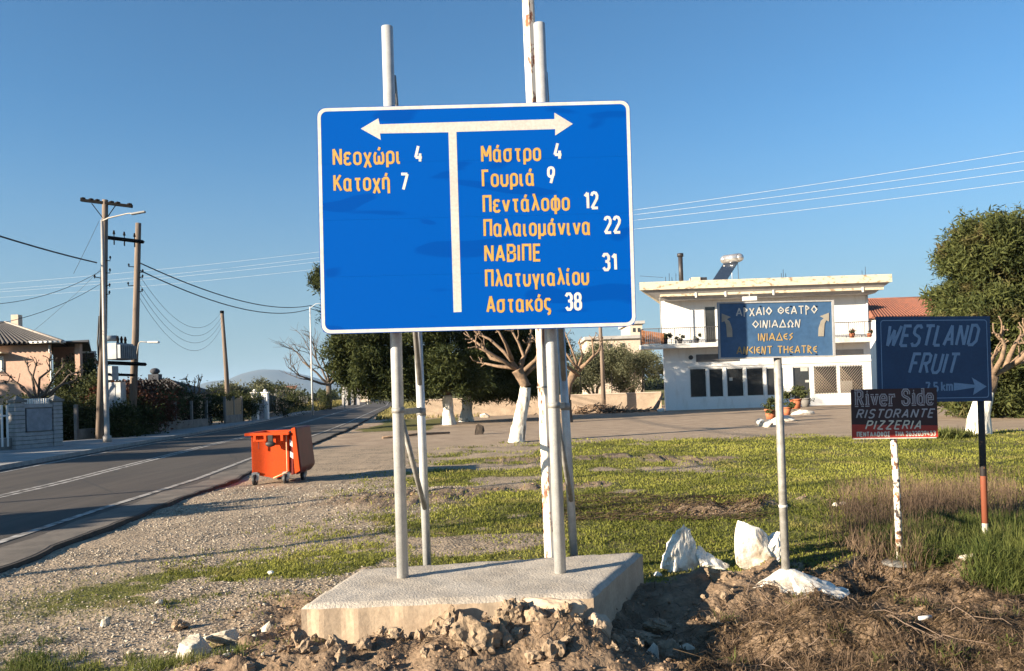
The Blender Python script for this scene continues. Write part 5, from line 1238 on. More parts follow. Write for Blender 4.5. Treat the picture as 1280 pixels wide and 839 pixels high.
pollard(tb, [tb, P(708, 500, D), P(711, 480, D), P(718, 464, D)], 'knobbly pruned tree standing behind the right pair of sign poles', 1, .22,
 [PL(D, (722, 462, 0), (712, 448, 0), (704, 436, 0)), PL(D, (722, 462, 0), (728, 444, .2), (724, 428, .2)), PL(D, (722, 462, 0), (738, 450, 0), (748, 440, .3), (752, 428, .3)), PL(D, (724, 464, 0), (716, 440, .6), (708, 420, .8)), PL(D, (724, 464, 0), (742, 444, -.5), (740, 424, -.6)), PL(D, (724, 470, 0), (706, 456, -.5), (696, 452, -.6))], twigs=5, white=False)
# olives behind the wall
for k, (u, v, ru, rv, D, n, lb) in enumerate(((745, 462, 42, 36, 58, 1500, 'grey green olive tree behind the low wall, beside the timber pole'), (795, 462, 36, 34, 60, 1300, 'grey green olive tree behind the low wall, next to the white building'), (700, 480, 30, 24, 57, 500, 'small olive tree behind the low wall, next to the sign poles'), (612, 490, 26, 14, 57, 350, 'low olive bush behind the low wall between the pine trunks'))):
    c = P(u, v, D); root = thing('olive_tree', lb, 'tree', (c.x, D, 0), 'olive trees behind the wall')
    mb = MB(); 
    for q in range(4): limb(mb, (c.x + random.uniform(-.3, .3), D, 0), (random.gauss(0, .5), random.gauss(0, .3), 1), c.z * 1.1, .14, 6, .18)
    mb.build('trunk', bark, root)
    bl = [((c.x + random.uniform(-.6, .6) * ru * D / F, D + random.uniform(-1, 1), c.z + random.uniform(-.5, .5) * rv * D / F), (ru * D / F * random.uniform(.4, .65), 1.5, rv * D / F * random.uniform(.4, .6)), 1) for _ in range(7)]
    crown(root, bl, n, 16, .22, .17, .06, olive_leaf, shell=2)
# big evergreen at the right
D = 31; b = Vector((P(1262, 500, D).x, D, 0)); 
pine(b, 8, 6, 'large round evergreen rising at the right edge behind the navy board', .4, (.3, .3),
     [blob(1225, 310, D, 42, 36, 2.2, 1.1), blob(1262, 320, D, 50, 48, 2.5, 1.4), blob(1212, 372, D, 34, 26, 2, .8), blob(1205, 398, D, 26, 22, 1.8, .6), blob(1250, 400, D, 50, 45, 2.5, 1.4), blob(1305, 360, D, 70, 85, 3, 2.4), blob(1232, 455, D, 42, 42, 2.2, 1.2), blob(1290, 470, D, 50, 40, 2.5, 1.3), blob(1205, 335, D, 24, 18, 1.2, .35), blob(1350, 400, D, 70, 90, 3, 1.6), blob(1215, 490, D, 35, 22, 2, .7), blob(1196, 440, D, 26, 30, 2, .6), blob(1190, 480, D, 24, 24, 2, .5), blob(1262, 505, D, 50, 22, 2, .9)], 8200, pine_leaf_r, name='evergreen_tree')
tb = G(1222, 543, 0); D = tb.y
pollard(tb, [tb, P(1224, 520, D), P(1232, 490, D), P(1240, 470, D)], 'pruned tree with whitewashed trunk half hidden by the navy board', 2, .24,
 [PL(D, (1240, 470, 0), (1256, 462, 0), (1270, 455, 0), (1290, 450, 0)), PL(D, (1256, 462, 0), (1262, 446, .1), (1270, 428, .2), (1282, 416, .2)), PL(D, (1240, 470, 0), (1252, 448, -.3), (1256, 432, -.3), (1250, 420, -.4)), PL(D, (1262, 458, 0), (1280, 440, .3), (1300, 425, .4)), PL(D, (1240, 470, 0), (1238, 452, .2), (1248, 438, .3)), PL(D, (1266, 456, 0), (1278, 448, -.3), (1288, 432, -.3))], twigs=6)

# ================================================================== LOW WALL, FENCE AND THINGS BEHIND THE LOT
WD2 = 53.5
def back_wall():
    xl, xr = PX(520, WD2), PX(826, WD2); zt = P(720, 494, WD2).z
    root = thing('low_wall', 'long low beige concrete wall with wire fence behind the gravel lot', 'wall', ((xl + xr) / 2, WD2, 0))
    mb = MB(); mb.bb(xl, xr, WD2, WD2 + .2, -.2, zt - .02); mb.build('wall_face', M('beige concrete wall', (.44, .34, .25), (.34, .26, .19), 1.5, .9, .2), root)
    mb = MB(); mb.bb(xl, xr, WD2 - .03, WD2 + .23, zt - .018, zt + .05); mb.build('coping', beige, root)
    x = xl + .5
    while x < xr: 
        mb = MB(); mb.cyl((x, WD2 + .1, zt + .05), (x + .03, WD2 + .1, zt + 1.5), .03, n=5); mb.build('fence_post', steel_dark, root); x += 2.1
    mb = MB()
    for z in (.35, .7, 1.05, 1.4): mb.cyl((xl + .5, WD2 + .1, zt + z), (xr - .3, WD2 + .1, zt + z), .006, n=3)
    mb.build('fence_wire', steel_dark, root)
back_wall()
def timber_pole(u0, v0, u1, v1, D, r, label, name='utility_pole', mat=pole_wood):
    a = P(u0, v0, D); a.z = -.3; b = P(u1, v1, D); root = thing(name, label, 'pole', (a.x, a.y, 0))
    mb = MB(); mb.tube([a, a.lerp(b, .5) + Vector((.04, 0, 0)), b], [r * 1.2, r, r * .8], 10, True, True, .03); mb.build('shaft', mat, root); return root, a, b
timber_pole(755, 512, 748, 372, 52.5, .13, 'slender brown timber pole in front of the low wall')
# heap of prunings and bricks
hp_ = MB(); q = P(760, 509, 51)
for k in range(170):
    x, y = q.x + random.gauss(0, 1.5), 51 + random.gauss(0, .5); z = max(.02, .5 * math.exp(-((x - q.x + .8) / 1.3) ** 2) * random.random()); d = Vector((random.gauss(0, 1), random.gauss(0, 1), random.gauss(0, .4))).normalized() * random.uniform(.15, .6)
    hp_.tube([Vector((x, y, z + .05)) - d, Vector((x, y, z + .1)) + d], [.045, .02], 4)
hp_.build('brushwood_heap', bark_tan, None, 'heap of reddish prunings lying before the low wall', 'brushwood', kind='stuff')
for k, (u, v, w_) in enumerate(((606, 510, .35), (826, 506, .3), (1148, 503, .3))):
    q = P(u, v, 50); put('rock', rock_mesh('rock', (w_, .25, .2), 70 + k, 8, .05, 3, whitewash, .8), (q.x, 50, .1), (0, 0, k), ['white stone lying by the low wall under the sign', 'white stone at the corner of the white building', 'white stone at the right of the shop front'][k], 'stone')
lg = MB(); a, b = G(478, 547, .06), G(562, 541, .06); lg.tube([a, a.lerp(b, .5) + Vector((0, .2, .02)), b], [.04, .055, .04], 8, True, True, .1); lg.build('log', bark_tan, None, 'long tan log bordering the gravel under the dark pines', 'log')
put('rock', rock_mesh('rock', (.28, .22, .32), 77, 8, .08, 3, bark, .8), tuple(G(598, 540, .1)), (0, 0, 0), 'dark stump at the foot of the right whitewashed pine', 'stump')
# beige blocks of flats far behind
def far_block(u0, v0, u1, v1, D, depth, label, mat, wins=(), name='apartment_block', z0=-.5):
    x0, x1, _, z1 = R(u0, v0, u1, v1, D); root = thing(name, label, 'building', ((x0 + x1) / 2, D, 0))
    mb = MB(); mb.bb(x0, x1, D, D + depth, z0, z1); mb.build('wall', mat, root)
    mb = MB(); mb.bb(x0 - .3, x1 + .3, D - .3, D + depth + .3, z1 + .003, z1 + .35); mb.build('roof', soffit_m, root)
    for w in wins:
        a, b, c, d = R(*w, D - .05); mb = MB(); mb.bb(a, b, D - .05, D - .003, c, d); mb.build('window', glass_dark, root)
    return root
far_block(788, 405, 803, 430, 95, 8, 'salmon beige tower block far behind the olive trees', beige, [(791, 410, 794, 415), (797, 410, 800, 415)])
far_block(734, 424, 803, 440, 88, 8, 'long low beige house behind the olive trees', beige, [(745, 430, 750, 435), (760, 430, 765, 435), (776, 429, 781, 434)])
far_block(1120, 441, 1180, 470, 80, 8, 'pale house behind the navy board', render_white, [(1130, 447, 1137, 456)])
far_block(446, 466, 462, 495, 190, 12, 'beige flat roofed house at the far end of the road', beige, [(449, 472, 452, 477)])
far_block(432, 486, 450, 495, 210, 9, 'low white house far along the road', render_white)
# white sheds and red roofs on the horizon
for k, (u0, v0, u1, v1, D, lb) in enumerate(((349, 487, 366, 493, 420, 'distant red roofed shed with white wall below the mountain'), (322, 488, 340, 493, 520, 'second distant red roof left of the shed, below the mountain'))):
    rt_ = far_block(u0, v0 + 3, u1, v1, D, 12, lb, render_white, name='farm_shed'); x0, x1, _, z1 = R(u0, v0 + 3, u1, v1, D)
    mb = MB(); mb.prism([(x0 - 1, D - 1, z1 + .4), (x1 + 1, D - 1, z1 + .4), (x1 + 1, D + 6, z1 + 3), (x0 - 1, D + 6, z1 + 3)], (0, 0, .2)); mb.build('gable_roof', tile_red, rt_)

# ================================================================== LEFT SIDE OF THE ROAD
def pink():
    D = 40; xr = PX(66, D); xl = xr - 11; xlog = PX(99, D); ze = P(30, 431.5, D).z; zf = 8.5; KB = (D + zf) / D
    root = thing('pink_house', 'salmon pink house with brown tiled hip roof at the left edge', 'house', (xr - 3, D, 0))
    def part(name, mat, fn, parent=root, **k): mb = MB(); fn(mb); return mb.build(name, mat, parent, **k)
    zp = P(80, 464, D).z; zfl = zp - 1.0
    part('wall', pink_m, lambda mb: (mb.prism([(xl, D, -.2), (xr, D, -.2), (xr * KB, D + zf, -.2), (xl, D + zf, -.2)], (0, 0, ze + .2)), mb.bb(xr + .003, xlog, D + .2, D + .4, -.2, zp), mb.prism([(xlog - .22, D + .4, -.2), (xlog, D + .4, -.2), (xlog * KB, D + zf, -.2), (xlog * KB - .22, D + zf, -.2)], (0, 0, zp + .2)), mb.bb(xr - 1.2, xlog * (D + 2.2) / D, D + 2.2, D + 2.4, zp + .002, ze), mb.bb(xlog - .3, xlog - .05, D + .25, D + .5, zp + .002, ze)))
    part('loggia_floor', soffit_m, lambda mb: mb.bb(xr + .01, xlog - .23, D + .41, D + 2.2, zfl - .15, zfl))
    w_ = part('loggia_door', alu_white, lambda mb: mb.bb(xr + .3, xr + 1.1, D + 2.13, D + 2.19, zfl, zfl + 2.1)); part('pane', glass_dark, lambda mb: mb.bb(xr + .38, xr + 1.02, D + 2.10, D + 2.125, zfl + .1, zfl + 2.0), w_)
    a = R(-1, 445, 5, 465, D); f_ = part('window', alu_white, lambda mb: mb.bb(a[0] - .6, a[1], D - .05, D - .003, a[2], a[3])); part('shutter', refl_white, lambda mb: mb.bb(a[0] - .5, a[1] - .06, D - .08, D - .052, a[2] + .06, a[3] - .06), f_)
    part('awning', cream_conc, lambda mb: mb.bb(a[0] - .9, a[1] + .25, D - .6, D - .003, a[3] + .1, a[3] + .16))
    part('downpipe', alu_white, lambda mb: mb.tube([(xr - .05, D - .1, ze - .05), (xr - .05, D - .1, ze - .35), (xr + .02, D - .1, ze - .5), (xr + .02, D - .1, ze - 3.2), (xr + .25, D - .1, ze - 3.4)], .05, 8))
    part('gutter', alu_white, lambda mb: mb.cyl((xr - .8, D - .55, ze + .08), (xr + 1.0, D - .55, ze + .06), .06, n=8))
    # roof: main hip and a lower hip over the loggia
    e = .6; zr = P(12, 403, D + 4).z
    c = [(xl - e, D - e, ze + .05), (xr + .9, D - e, ze + .05), ((xr + .9) * KB, D + zf + e, ze + .05), (xl - e, D + zf + e, ze + .05)]; rx = PX(12, D + 4)
    ap = (rx - .3, D + zf / 2, zr); apl = (xl + 3, D + zf / 2, zr)
    rf = part('roof', tile_brown, lambda mb: mb.add(c + [ap, apl], [(0, 1, 4, 5), (1, 2, 4), (2, 3, 5, 4), (3, 0, 5), (3, 2, 1, 0)]))
    part('roof_tiles', tile_brown, lambda mb: (tiled(mb, c[0], c[1], apl, ap, .24, .07), tiled(mb, c[1], c[2], (ap[0] + .01, ap[1], ap[2]), ap, .3, .07)), rf, kind='stuff')
    part('hip_tiles', M('pale mortared hip tiles', (.36, .31, .27), None, 6, .9), lambda mb: (mb.tube([c[1], ap], .11, 6), mb.tube([ap, apl], .11, 6)), rf)
    x2 = xlog + .7; z2 = P(76, 424, D + 2).z
    c2 = [(xr + .2, D - .35, ze + .10), (x2, D - .35, ze + .02), (x2 * KB, D + zf, ze + .02), (xr * KB - .2, D + zf, ze + .10)]; a2 = (xr + .3, D + 3.0, z2)
    part('roof', tile_brown, lambda mb: mb.add(c2 + [a2], [(0, 1, 4), (1, 2, 4), (2, 3, 4), (3, 0, 4), (3, 2, 1, 0)]), label='lower brown tiled hip over the loggia')
    part('chimney', beige, lambda mb: mb.bb(rx - .3, rx + .1, D + zf / 2 + .5, D + zf / 2 + .9, zr - .6, zr + .5))
pink_m = pink_mat = M('salmon pink render wall', (.50, .325, .245), (.44, .285, .215), .8, .9, .1, 20)
pink()
# grey split block gate wall
def gate_wall():
    a, b = G(20, 562, .16), G(79, 557, .16); rz = math.atan2(b.y - a.y, b.x - a.x); L_ = (b - a).length; c = (a + b) / 2; zt = 1.62
    root = thing('gate_wall', 'grey split block gate wall with a metal panel at the left pavement', 'wall', (c.x, c.y, .16))
    d = (b - a).normalized(); n_ = Vector((-d.y, d.x, 0))
    nrow = 11
    for pw, off, nm in ((.36, .18, 'pier'), (.36, L_ - .18, 'pier')):
        cc = a + d * off + n_ * .18
        pr = MB(); pr.box((cc.x, cc.y, .16 + zt / 2), (pw - .03, .33, zt), rz=rz); p_ = pr.build(nm, concrete_grey, root)
        for k in range(nrow): mb = MB(); mb.box((cc.x, cc.y, .16 + zt * (k + .5) / nrow), (pw, .36, zt / nrow - .025), rz=rz); mb.build('block_course', brick_grey, p_)
        mb = MB(); mb.box((cc.x, cc.y, .16 + zt + .06), (pw + .1, .46, .09), rz=rz); mb.add([cc + d * x + n_ * y + Vector((0, 0, z - cc.z)) for x, y, z in ((-.18, -.18, .16 + zt + .105), (.18, -.18, .16 + zt + .105), (.18, .18, .16 + zt + .105), (-.18, .18, .16 + zt + .105), (0, 0, .16 + zt + .27))], [(0, 1, 4), (1, 2, 4), (2, 3, 4), (3, 0, 4)]); mb.build('cap', concrete_grey, p_)
    cc = c + n_ * .18
    for k in range(nrow):
        hgt = zt * .97
        if 4 <= k <= 9:
            continue
        mb = MB(); mb.box((cc.x, cc.y, .16 + hgt * (k + .5) / nrow), (L_ - .74, .30, hgt / nrow - .02), rz=rz); mb.build('block_course', brick_grey, root)
    mb = MB(); mb.box((cc.x, cc.y, .16 + hgt / 2), (L_ - .76, .2, hgt), rz=rz); mb.build('core', concrete_grey, root)
    mb = MB(); mb.box((cc.x, cc.y, .16 + hgt * 7 / nrow), (L_ - .85, .36, hgt * 5.6 / nrow), rz=rz); mb.build('metal_panel', panel_grey, root)
    for k in range(12): 
        q = a + d * (.4 + (L_ - .8) * k / 11) + n_ * .18; mb = MB(); mb.box((q.x, q.y, .16 + zt + .04), (.06, .03, .2), rz=rz); mb.build('picket', alu_white, root)
    # white picket gate to the left
    g_ = thing('picket_fence', 'white picket fence between the grey gate wall and the left edge', 'fence', (a.x - 1, a.y, .16))
    for k in range(16):
        q = a - d * (.15 + .2 * k) + n_ * .2; mb = MB(); mb.box((q.x, q.y, 1.0), (.07, .03, 1.45), rz=rz); mb.build('picket', alu_white if k else alu_white, g_)
    mb = MB(); q = a - d * 1.7 + n_ * .24; mb.box((q.x, q.y, 1.35), (3.3, .04, .06), rz=rz); mb.box((q.x, q.y, .55), (3.3, .04, .06), rz=rz); mb.build('rail', alu_white, g_)
    mb = MB(); mb.box((q.x, q.y + .15, .32), (3.4, .2, .5), rz=rz); mb.build('footing_wall', concrete_grey, g_)
gate_wall()
# boundary line of the left gardens
def bpt(y): return np.interp(y, [31, 33.5, 36, 48, 56, 62, 75, 90, 110, 150], [-19.6, -18.9, -18.1, -18.0, -18.6, -19.2, -21.6, -24.8, -28.6, -38.0])
def fence_run(y0, y1, name, label, posts, infill, zt, foot=.45, pm=concrete_grey, step=2.2, im=None, cat='fence', nsl=0):
    root = thing(name, label, cat, (bpt(y0), y0, .16)); n = max(1, int(round((y1 - y0) / step))); 
    for k in range(n + 1):
        y = y0 + (y1 - y0) * k / n; x = bpt(y); 
        if posts: mb = MB(); mb.box((x, y, .1 + zt / 2), (.13, .13, zt + .12)); mb.build('post', pm, root)
        if k < n:
            y2 = y0 + (y1 - y0) * (k + 1) / n; x2 = bpt(y2); c = Vector(((x + x2) / 2, (y + y2) / 2, 0)); L_ = math.hypot(x2 - x, y2 - y); a = math.atan2(y2 - y, x2 - x)
            if foot: mb = MB(); mb.box((c.x, c.y, foot / 2), (L_ - .13, .16, foot + .2), rz=a); mb.build('footing_wall', concrete_grey, root)
            if infill == 'panel': mb = MB(); mb.box((c.x, c.y, (zt + foot) / 2 + .05), (L_ - .15, .03, zt - foot - .15), rz=a); mb.build('panel', im, root)
            if infill == 'slats':
                for q in range(nsl):
                    t = (q + .5) / nsl; h_ = zt * random.uniform(.9, 1.02); mb = MB(); mb.box((x + (x2 - x) * t, y + (y2 - y) * t, (h_ + foot) / 2 + .03), (L_ / nsl * .9, .03, h_ - foot), rz=a); mb.build('slat', im, root)
            if infill == 'mesh':
                mb = MB()
                for q in range(7): z = foot + .15 + (zt - foot - .2) * q / 6; mb.cyl((x, y, z), (x2, y2, z), .006, n=3)
                for q in range(1, 12): t = q / 12; mb.cyl((x + (x2 - x) * t, y + (y2 - y) * t, foot + .1), (x + (x2 - x) * t, y + (y2 - y) * t, zt - .05), .005, n=3)
                mb.build('wire_mesh', steel_dark, root)
    return root
fence_run(34.2, 47, 'garden_fence', 'wire garden fence on a low footing in front of the hedge, with concrete posts', True, 'mesh', 1.5, .5)
fence_run(50.5, 54.5, 'reed_fence', 'tan reed screen fence between the stone pillars and the white gate posts', True, 'slats', 1.7, .55, im=reed, step=2, nsl=8)
fence_run(58.8, 69, 'shaded_fence', 'dark netted fence right of the white gate posts', True, 'panel', 1.9, .4, im=mesh_green, step=2.5)
fence_run(70, 92, 'reed_fence', 'tan upright board fence near the first white lamp post', True, 'slats', 2.3, .45, im=reed, step=3.6, nsl=5)
fence_run(93, 128, 'wire_fence', 'far wire fence beyond the bare tree along the road', True, 'mesh', 1.6, .3, step=4)
# stone pillars, lit, and the white gate posts
def pillar(x, y, w_, h_, mat, label, cap=True, ball=False, name='gate_pillar', group=None):
    root = thing(name, label, 'pillar', (x, y, .16), group); mb = MB(); mb.box((x, y, .1 + h_ / 2), (w_, w_, h_)); mb.build('shaft', mat, root, bevel=.01)
    mb = MB(); mb.box((x, y, .13 + h_), (w_ + .12, w_ + .12, .08)); mb.build('cap', mat, root)
    if ball: mb = MB(); mb.ico((x, y, .26 + h_), .12, 2); mb.build('finial', mat, root)
yellow_st = M('yellowish stone pillar', (.50, .40, .26), (.36, .28, .18), 6, .9, .4)
x_ = PX(231, 46.5); pillar(x_, 46.5, .42, 1.75, yellow_st, 'left one of two yellowish stone gate pillars past the hedge')
x_ = PX(248, 49.2); pillar(x_, 49.2, .36, 1.85, yellow_st, 'right one of two yellowish stone gate pillars, next to the reed fence')
for k, (u, y) in enumerate(((318.5, 56.5), (331.5, 57.8))): pillar(PX(u, y), y, .42, 1.95, render_white, ['left white gate post with ball finial beyond the bin', 'right white gate post with ball finial beyond the bin'][k], ball=True)
g_ = thing('gate', 'grey blue metal gate leaf between the two white gate posts', 'gate', (PX(325, 57.2), 57.2, .16))
xa_, xb_ = PX(321.5, 56.8), PX(330, 57.6)
for k in range(6): t = (k + .5) / 6; mb = MB(); mb.box((xa_ + (xb_ - xa_) * t, 56.8 + .8 * t, 1.0), (abs(xb_ - xa_) / 6.6 + .06, .03, 1.6), rz=rad(40)); mb.build('board', panel_grey, g_)
x_ = PX(205, 44); rw = thing('ramp_wall', 'low stone ramp wall with brown end, before the dark hut', 'wall', (x_, 44, .16)); mb = MB(); mb.prism([(PX(203, 43), 43, 1.15), (PX(224, 44.5), 44.5, .75), (PX(224, 44.5), 44.5, -.1), (PX(203, 43), 43, -.1)], (0, .3, 0)); mb.build('wall', yellow_st, rw)
# dark hut with dark tiled roof behind the hedge
def hut():
    D = 52; x0, x1 = PX(130, D), PX(238, D); root = thing('dark_hut', 'low dark roofed outbuilding with small chimney behind the hedge', 'building', ((x0 + x1) / 2, D, 0))
    ze = P(200, 492, D).z; zr = P(193, 474, D + 2).z
    mb = MB(); mb.bb(x0 + .5, x1 - .5, D + .5, D + 5, -.2, ze); mb.build('wall', concrete_grey, root)
    xm = PX(193, D + 2.5)
    mb = MB(); mb.add([(x0, D, ze - .05), (x1, D, ze - .05), (x1, D + 5.5, ze - .05), (x0, D + 5.5, ze - .05), (xm - 2.6, D + 2.7, zr), (xm + .9, D + 2.7, zr)], [(0, 1, 5, 4), (1, 2, 5), (2, 3, 4, 5), (3, 0, 4), (3, 2, 1, 0)]); rf = mb.build('roof', tile_brown, root)
    mb = MB(); tiled(mb, (x0, D, ze - .05), (x1, D, ze - .05), (xm - 2.6, D + 2.7, zr), (xm + .9, D + 2.7, zr), .3, .07); mb.build('roof_tiles', tile_brown, rf, kind='stuff')
    mb = MB(); mb.bb(xm - .35, xm + .35, D + 2.4, D + 3.0, zr - .2, zr + .35); mb.ico((xm, D + 2.7, zr + .55), .33, 2, (1, 1, .7)); mb.build('chimney', hut_dark, root)
    x2 = PX(143, 46); mb = MB(); mb.bb(x2 - .4, x2 + .4, 46, 46.8, 0, P(140, 472, 46).z); mb.build('white_shed', render_white, root) if 0 else None
hut()
# hedges and shrubs, each its own
def shrub(name, label, c, r_, n, mat, group=None, ln=.13, wd=.07, stems=3):
    root = thing(name, label, 'hedge' if 'hedge' in name else 'shrub', (c[0], c[1], 0), group)
    mb = MB(); 
    for k in range(stems): limb(mb, (c[0] + random.uniform(-.3, .3) * r_[0], c[1], .1), (random.gauss(0, .3), random.gauss(0, .3), 1), c[2], .05, 4, .15)
    mb.build('stem', bark, root); crown(root, [(c, r_, 1)], n, 14, .16, ln, wd, mat, 'foliage'); return root
for k, (u, y, zc, rx, rz_, n, mt, lb) in enumerate((
   (95, 38.5, 2.0, 1.5, 1.5, 500, hedge_leaf, 'dark green shrub under the loggia of the pink house'), (105, 41, 2.6, 1.5, 1.3, 450, hedge_leaf, 'taller dark shrub beside the loggia of the pink house'),
   (92, 36.2, 1.0, 1.3, .9, 400, hedge_leaf, 'green hedge behind the fence just right of the grey gate wall'), (118, 37, 1.0, 1.2, .9, 380, hedge_leaf, 'green hedge at the foot of the steel lamp post'),
   (150, 38, 1.3, 1.4, 1.3, 520, hedge_red, 'reddish hedge between the steel lamp post and the second timber pole'), (178, 40, 1.3, 1.5, 1.35, 520, hedge_red, 'reddish brown hedge under the transformer'), (200, 43, 1.2, 1.3, 1.2, 420, hedge_leaf, 'dark hedge before the dark hut'),
   (215, 46.5, 1.3, 1.6, 1.2, 500, hedge_leaf, 'dark hedge before the right end of the dark hut'), (143, 35.4, .7, 1.0, .8, 400, hedge_leaf, 'low dark hedge at the foot of the metering cabinet'), (168, 37.5, .9, 1.3, .9, 420, hedge_leaf, 'low dark hedge at the foot of the second timber pole'), (190, 45.5, 1.7, 1.8, 1.3, 520, hedge_red, 'tall reddish hedge before the dark hut roof'),
   (5, 36, 1.0, 1.2, .8, 300, hedge_leaf, 'low green bush behind the white picket fence'), (40, 37, 1.2, 1.6, 1.0, 400, hedge_leaf, 'dark bush behind the grey gate wall'),
   (270, 54, 1.3, 1.4, 1.1, 300, hedge_leaf, 'dark bush left of the reed fence posts'), (300, 56, 1.2, 1.5, 1.2, 380, hedge_leaf, 'tangled dark bush left of the white gate posts'), (352, 66, 1.4, 2.2, 1.2, 300, hedge_leaf, 'dark bush behind the netted fence'), (404, 96, 1.5, 2.2, 1.5, 260, hedge_leaf, 'dark bush at the foot of the bare tree'))):
    shrub('hedge' if 'hedge' in lb else 'bush', lb, (PX(u, y), y, zc), (rx, .8, rz_), n, mt)
# silver green trees of the middle distance
for k, (u, v, ru, rv, D, n, lb) in enumerate(((300, 492, 30, 11, 90, 420, 'grey green orchard tree right of the leaning timber pole'), (333, 490, 24, 12, 96, 380, 'grey green orchard tree above the white gate posts'), (270, 494, 22, 10, 84, 300, 'grey green orchard tree left of the leaning timber pole'), (372, 497, 16, 6, 130, 160, 'low far tree below the mountain'), (355, 494, 18, 8, 110, 240, 'dark rounded tree behind the netted fence'))):
    c = P(u, v, D); root = thing('orchard_tree', lb, 'tree', (c.x, D, 0), 'orchard trees in the middle distance')
    mb = MB(); limb(mb, (c.x, D, 0), (0, 0, 1), c.z, .15, 4, .1); mb.build('trunk', bark, root)
    crown(root, [((c.x + random.uniform(-.6, .6) * ru * D / F, D, c.z + random.uniform(-.2, .4) * rv * D / F), (ru * D / F * .55, 1.6, rv * D / F * .75), 1) for _ in range(4)], n, 14, .3, .28, .12, olive_leaf)
# far tree belts that close the horizon
def belt(label, u0, u1, D, hpx, n):
    xs_ = np.linspace(PX(u0, D), PX(u1, D), 60); bl = [((x, D + random.uniform(-8, 8), hpx * D / F * random.uniform(.2, .55)), (abs(xs_[1] - xs_[0]) * 1.2, 5, hpx * D / F * random.uniform(.4, .8)), 1) for x in xs_]
    V, Fq, r = leaves(bl, n, 8, D * .004, D * .006, D * .003); npmesh('treeline', V, Fq, hedge_leaf, rnd=r, kind='stuff', label=label, cat='trees')
belt('far dark line of trees across the plain on the left', -200, 640, 330, 8, 2600)
belt('far line of trees behind the white building', 600, 1500, 300, 12, 2600)
# bare tree by the road
def bare_tree():
    D = 100; b = P(411, 508, D); b.z = 0; root = thing('bare_tree', 'leafless spreading tree beside the road at the left of the pines', 'tree', b)
    mb = MB(); top = P(411, 478, D); mb.tube([b, b.lerp(top, .5), top], [.42, .34, .32], 8, True, True, .05); mb.build('trunk', bark, root)
    def rec(mb, p, d, L_, r_, dep):
        pts, d2 = limb(mb, p, d, L_, r_, 4, .12, .03, 4, .55)
        if dep:
            for k in range(3 if dep > 1 else 4): rec(mb, pts[random.choice((2, 3, 4, 4))], (d2 + Vector((random.gauss(0, .55), random.gauss(0, .5), random.gauss(.12, .3)))), L_ * random.uniform(.55, .75), r_ * .5, dep - 1)
    for dx, dz, L_ in ((-1, .35, 5.0), (-.7, 1.1, 5.0), (-.15, 1.3, 4.2), (.3, 1.2, 4.6), (.75, .9, 4.4), (1, .4, 3.8), (-.9, .75, 5.5)):
        mb = MB(); rec(mb, top - Vector((0, 0, .3)), Vector((dx, random.uniform(-.5, .5), dz)), L_ * .8, .17, 3); mb.build('branch', bark, root)
bare_tree()
# pollarded trees on the left
def pol_left(u, v, D, label, h0, spread, n, seed):
    random.seed(seed); b = Vector((PX(u, D), D, 0)); top = P(u, v, D)
    L_ = []
    for k in range(n):
        a = (k / (n - 1) - .5) * 2.7 + random.gauss(0, .15); e = top + Vector((math.sin(a) * spread * random.uniform(.7, 1), random.uniform(-.7, .7), spread * (.3 + .62 * max(0, math.cos(a)) * random.uniform(.75, 1.1)))); pts = [top]
        for q in (.25, .5, .75): pts.append(top.lerp(e, q) + Vector((random.gauss(0, .1), random.gauss(0, .1), random.gauss(.05, .1))) + Vector((0, 0, -.12 if q == .25 else 0)))
        L_.append(pts + [e])
    pollard(b, [b, b.lerp(top, .5), top], label, 1, .19, L_, white=False, twigs=5, mat=bark_tan if 'lit' in label or 'sunlit' in label else bark, knob=1.25)  # light put into bark colour: tan for the sunlit tree, darker bark otherwise
pol_left(48, 500, 34.8, 'dark pruned tree with upright knobbed limbs behind the grey gate wall', 2, 1.9, 8, 3)
pol_left(243, 503, 50, 'sunlit knobbly pruned tree past the stone pillars', 2, 1.55, 8, 5)
random.seed(21)
# grey block wall and verge on the far left side of the road
gw = thing('block_wall', 'grey rendered block wall beyond the bare tree', 'wall', (PX(438, 135), 135, 0))
a = R(427, 474, 449, 500, 135); mb = MB(); mb.bb(a[0], a[1], 135, 135.3, -.2, a[3]); mb.build('wall', M('pale grey render', (.42, .40, .39), (.36, .34, .33), .6, .9), gw)
for u in (434, 441): mb = MB(); x_ = R(u, 480, u + 2, 481, 134.8)[0]; mb.bb(x_, x_ + .35, 134.9, 134.98, 0, a[3] + .3); mb.build('post', steel_dark, gw)
xv = rng.uniform(0, 1, 26000); yv = 78 * (190 / 78) ** rng.random(26000); xx = road_far(yv) - 1 - xv * 9
blades('verge_grass', xx, yv, .75, .10, .8, M_leaf('dry yellow verge grass', (.12, .11, .03), (.42, .34, .12), .3), 'dry yellow grass bank along the far left verge', 'grass', .9)
xv = rng.uniform(0, 1, 9000); yv = 52 * (150 / 52) ** rng.random(9000); xx = np.interp(yv, RD, RN) + .6 + xv ** 1.5 * 7
blades('verge_grass', xx, yv, .3, .06, .8, M_leaf('dry verge grass', (.12, .11, .04), (.36, .31, .12), .3), 'short dry grass on the verge at the near side of the far road', 'grass', .9)

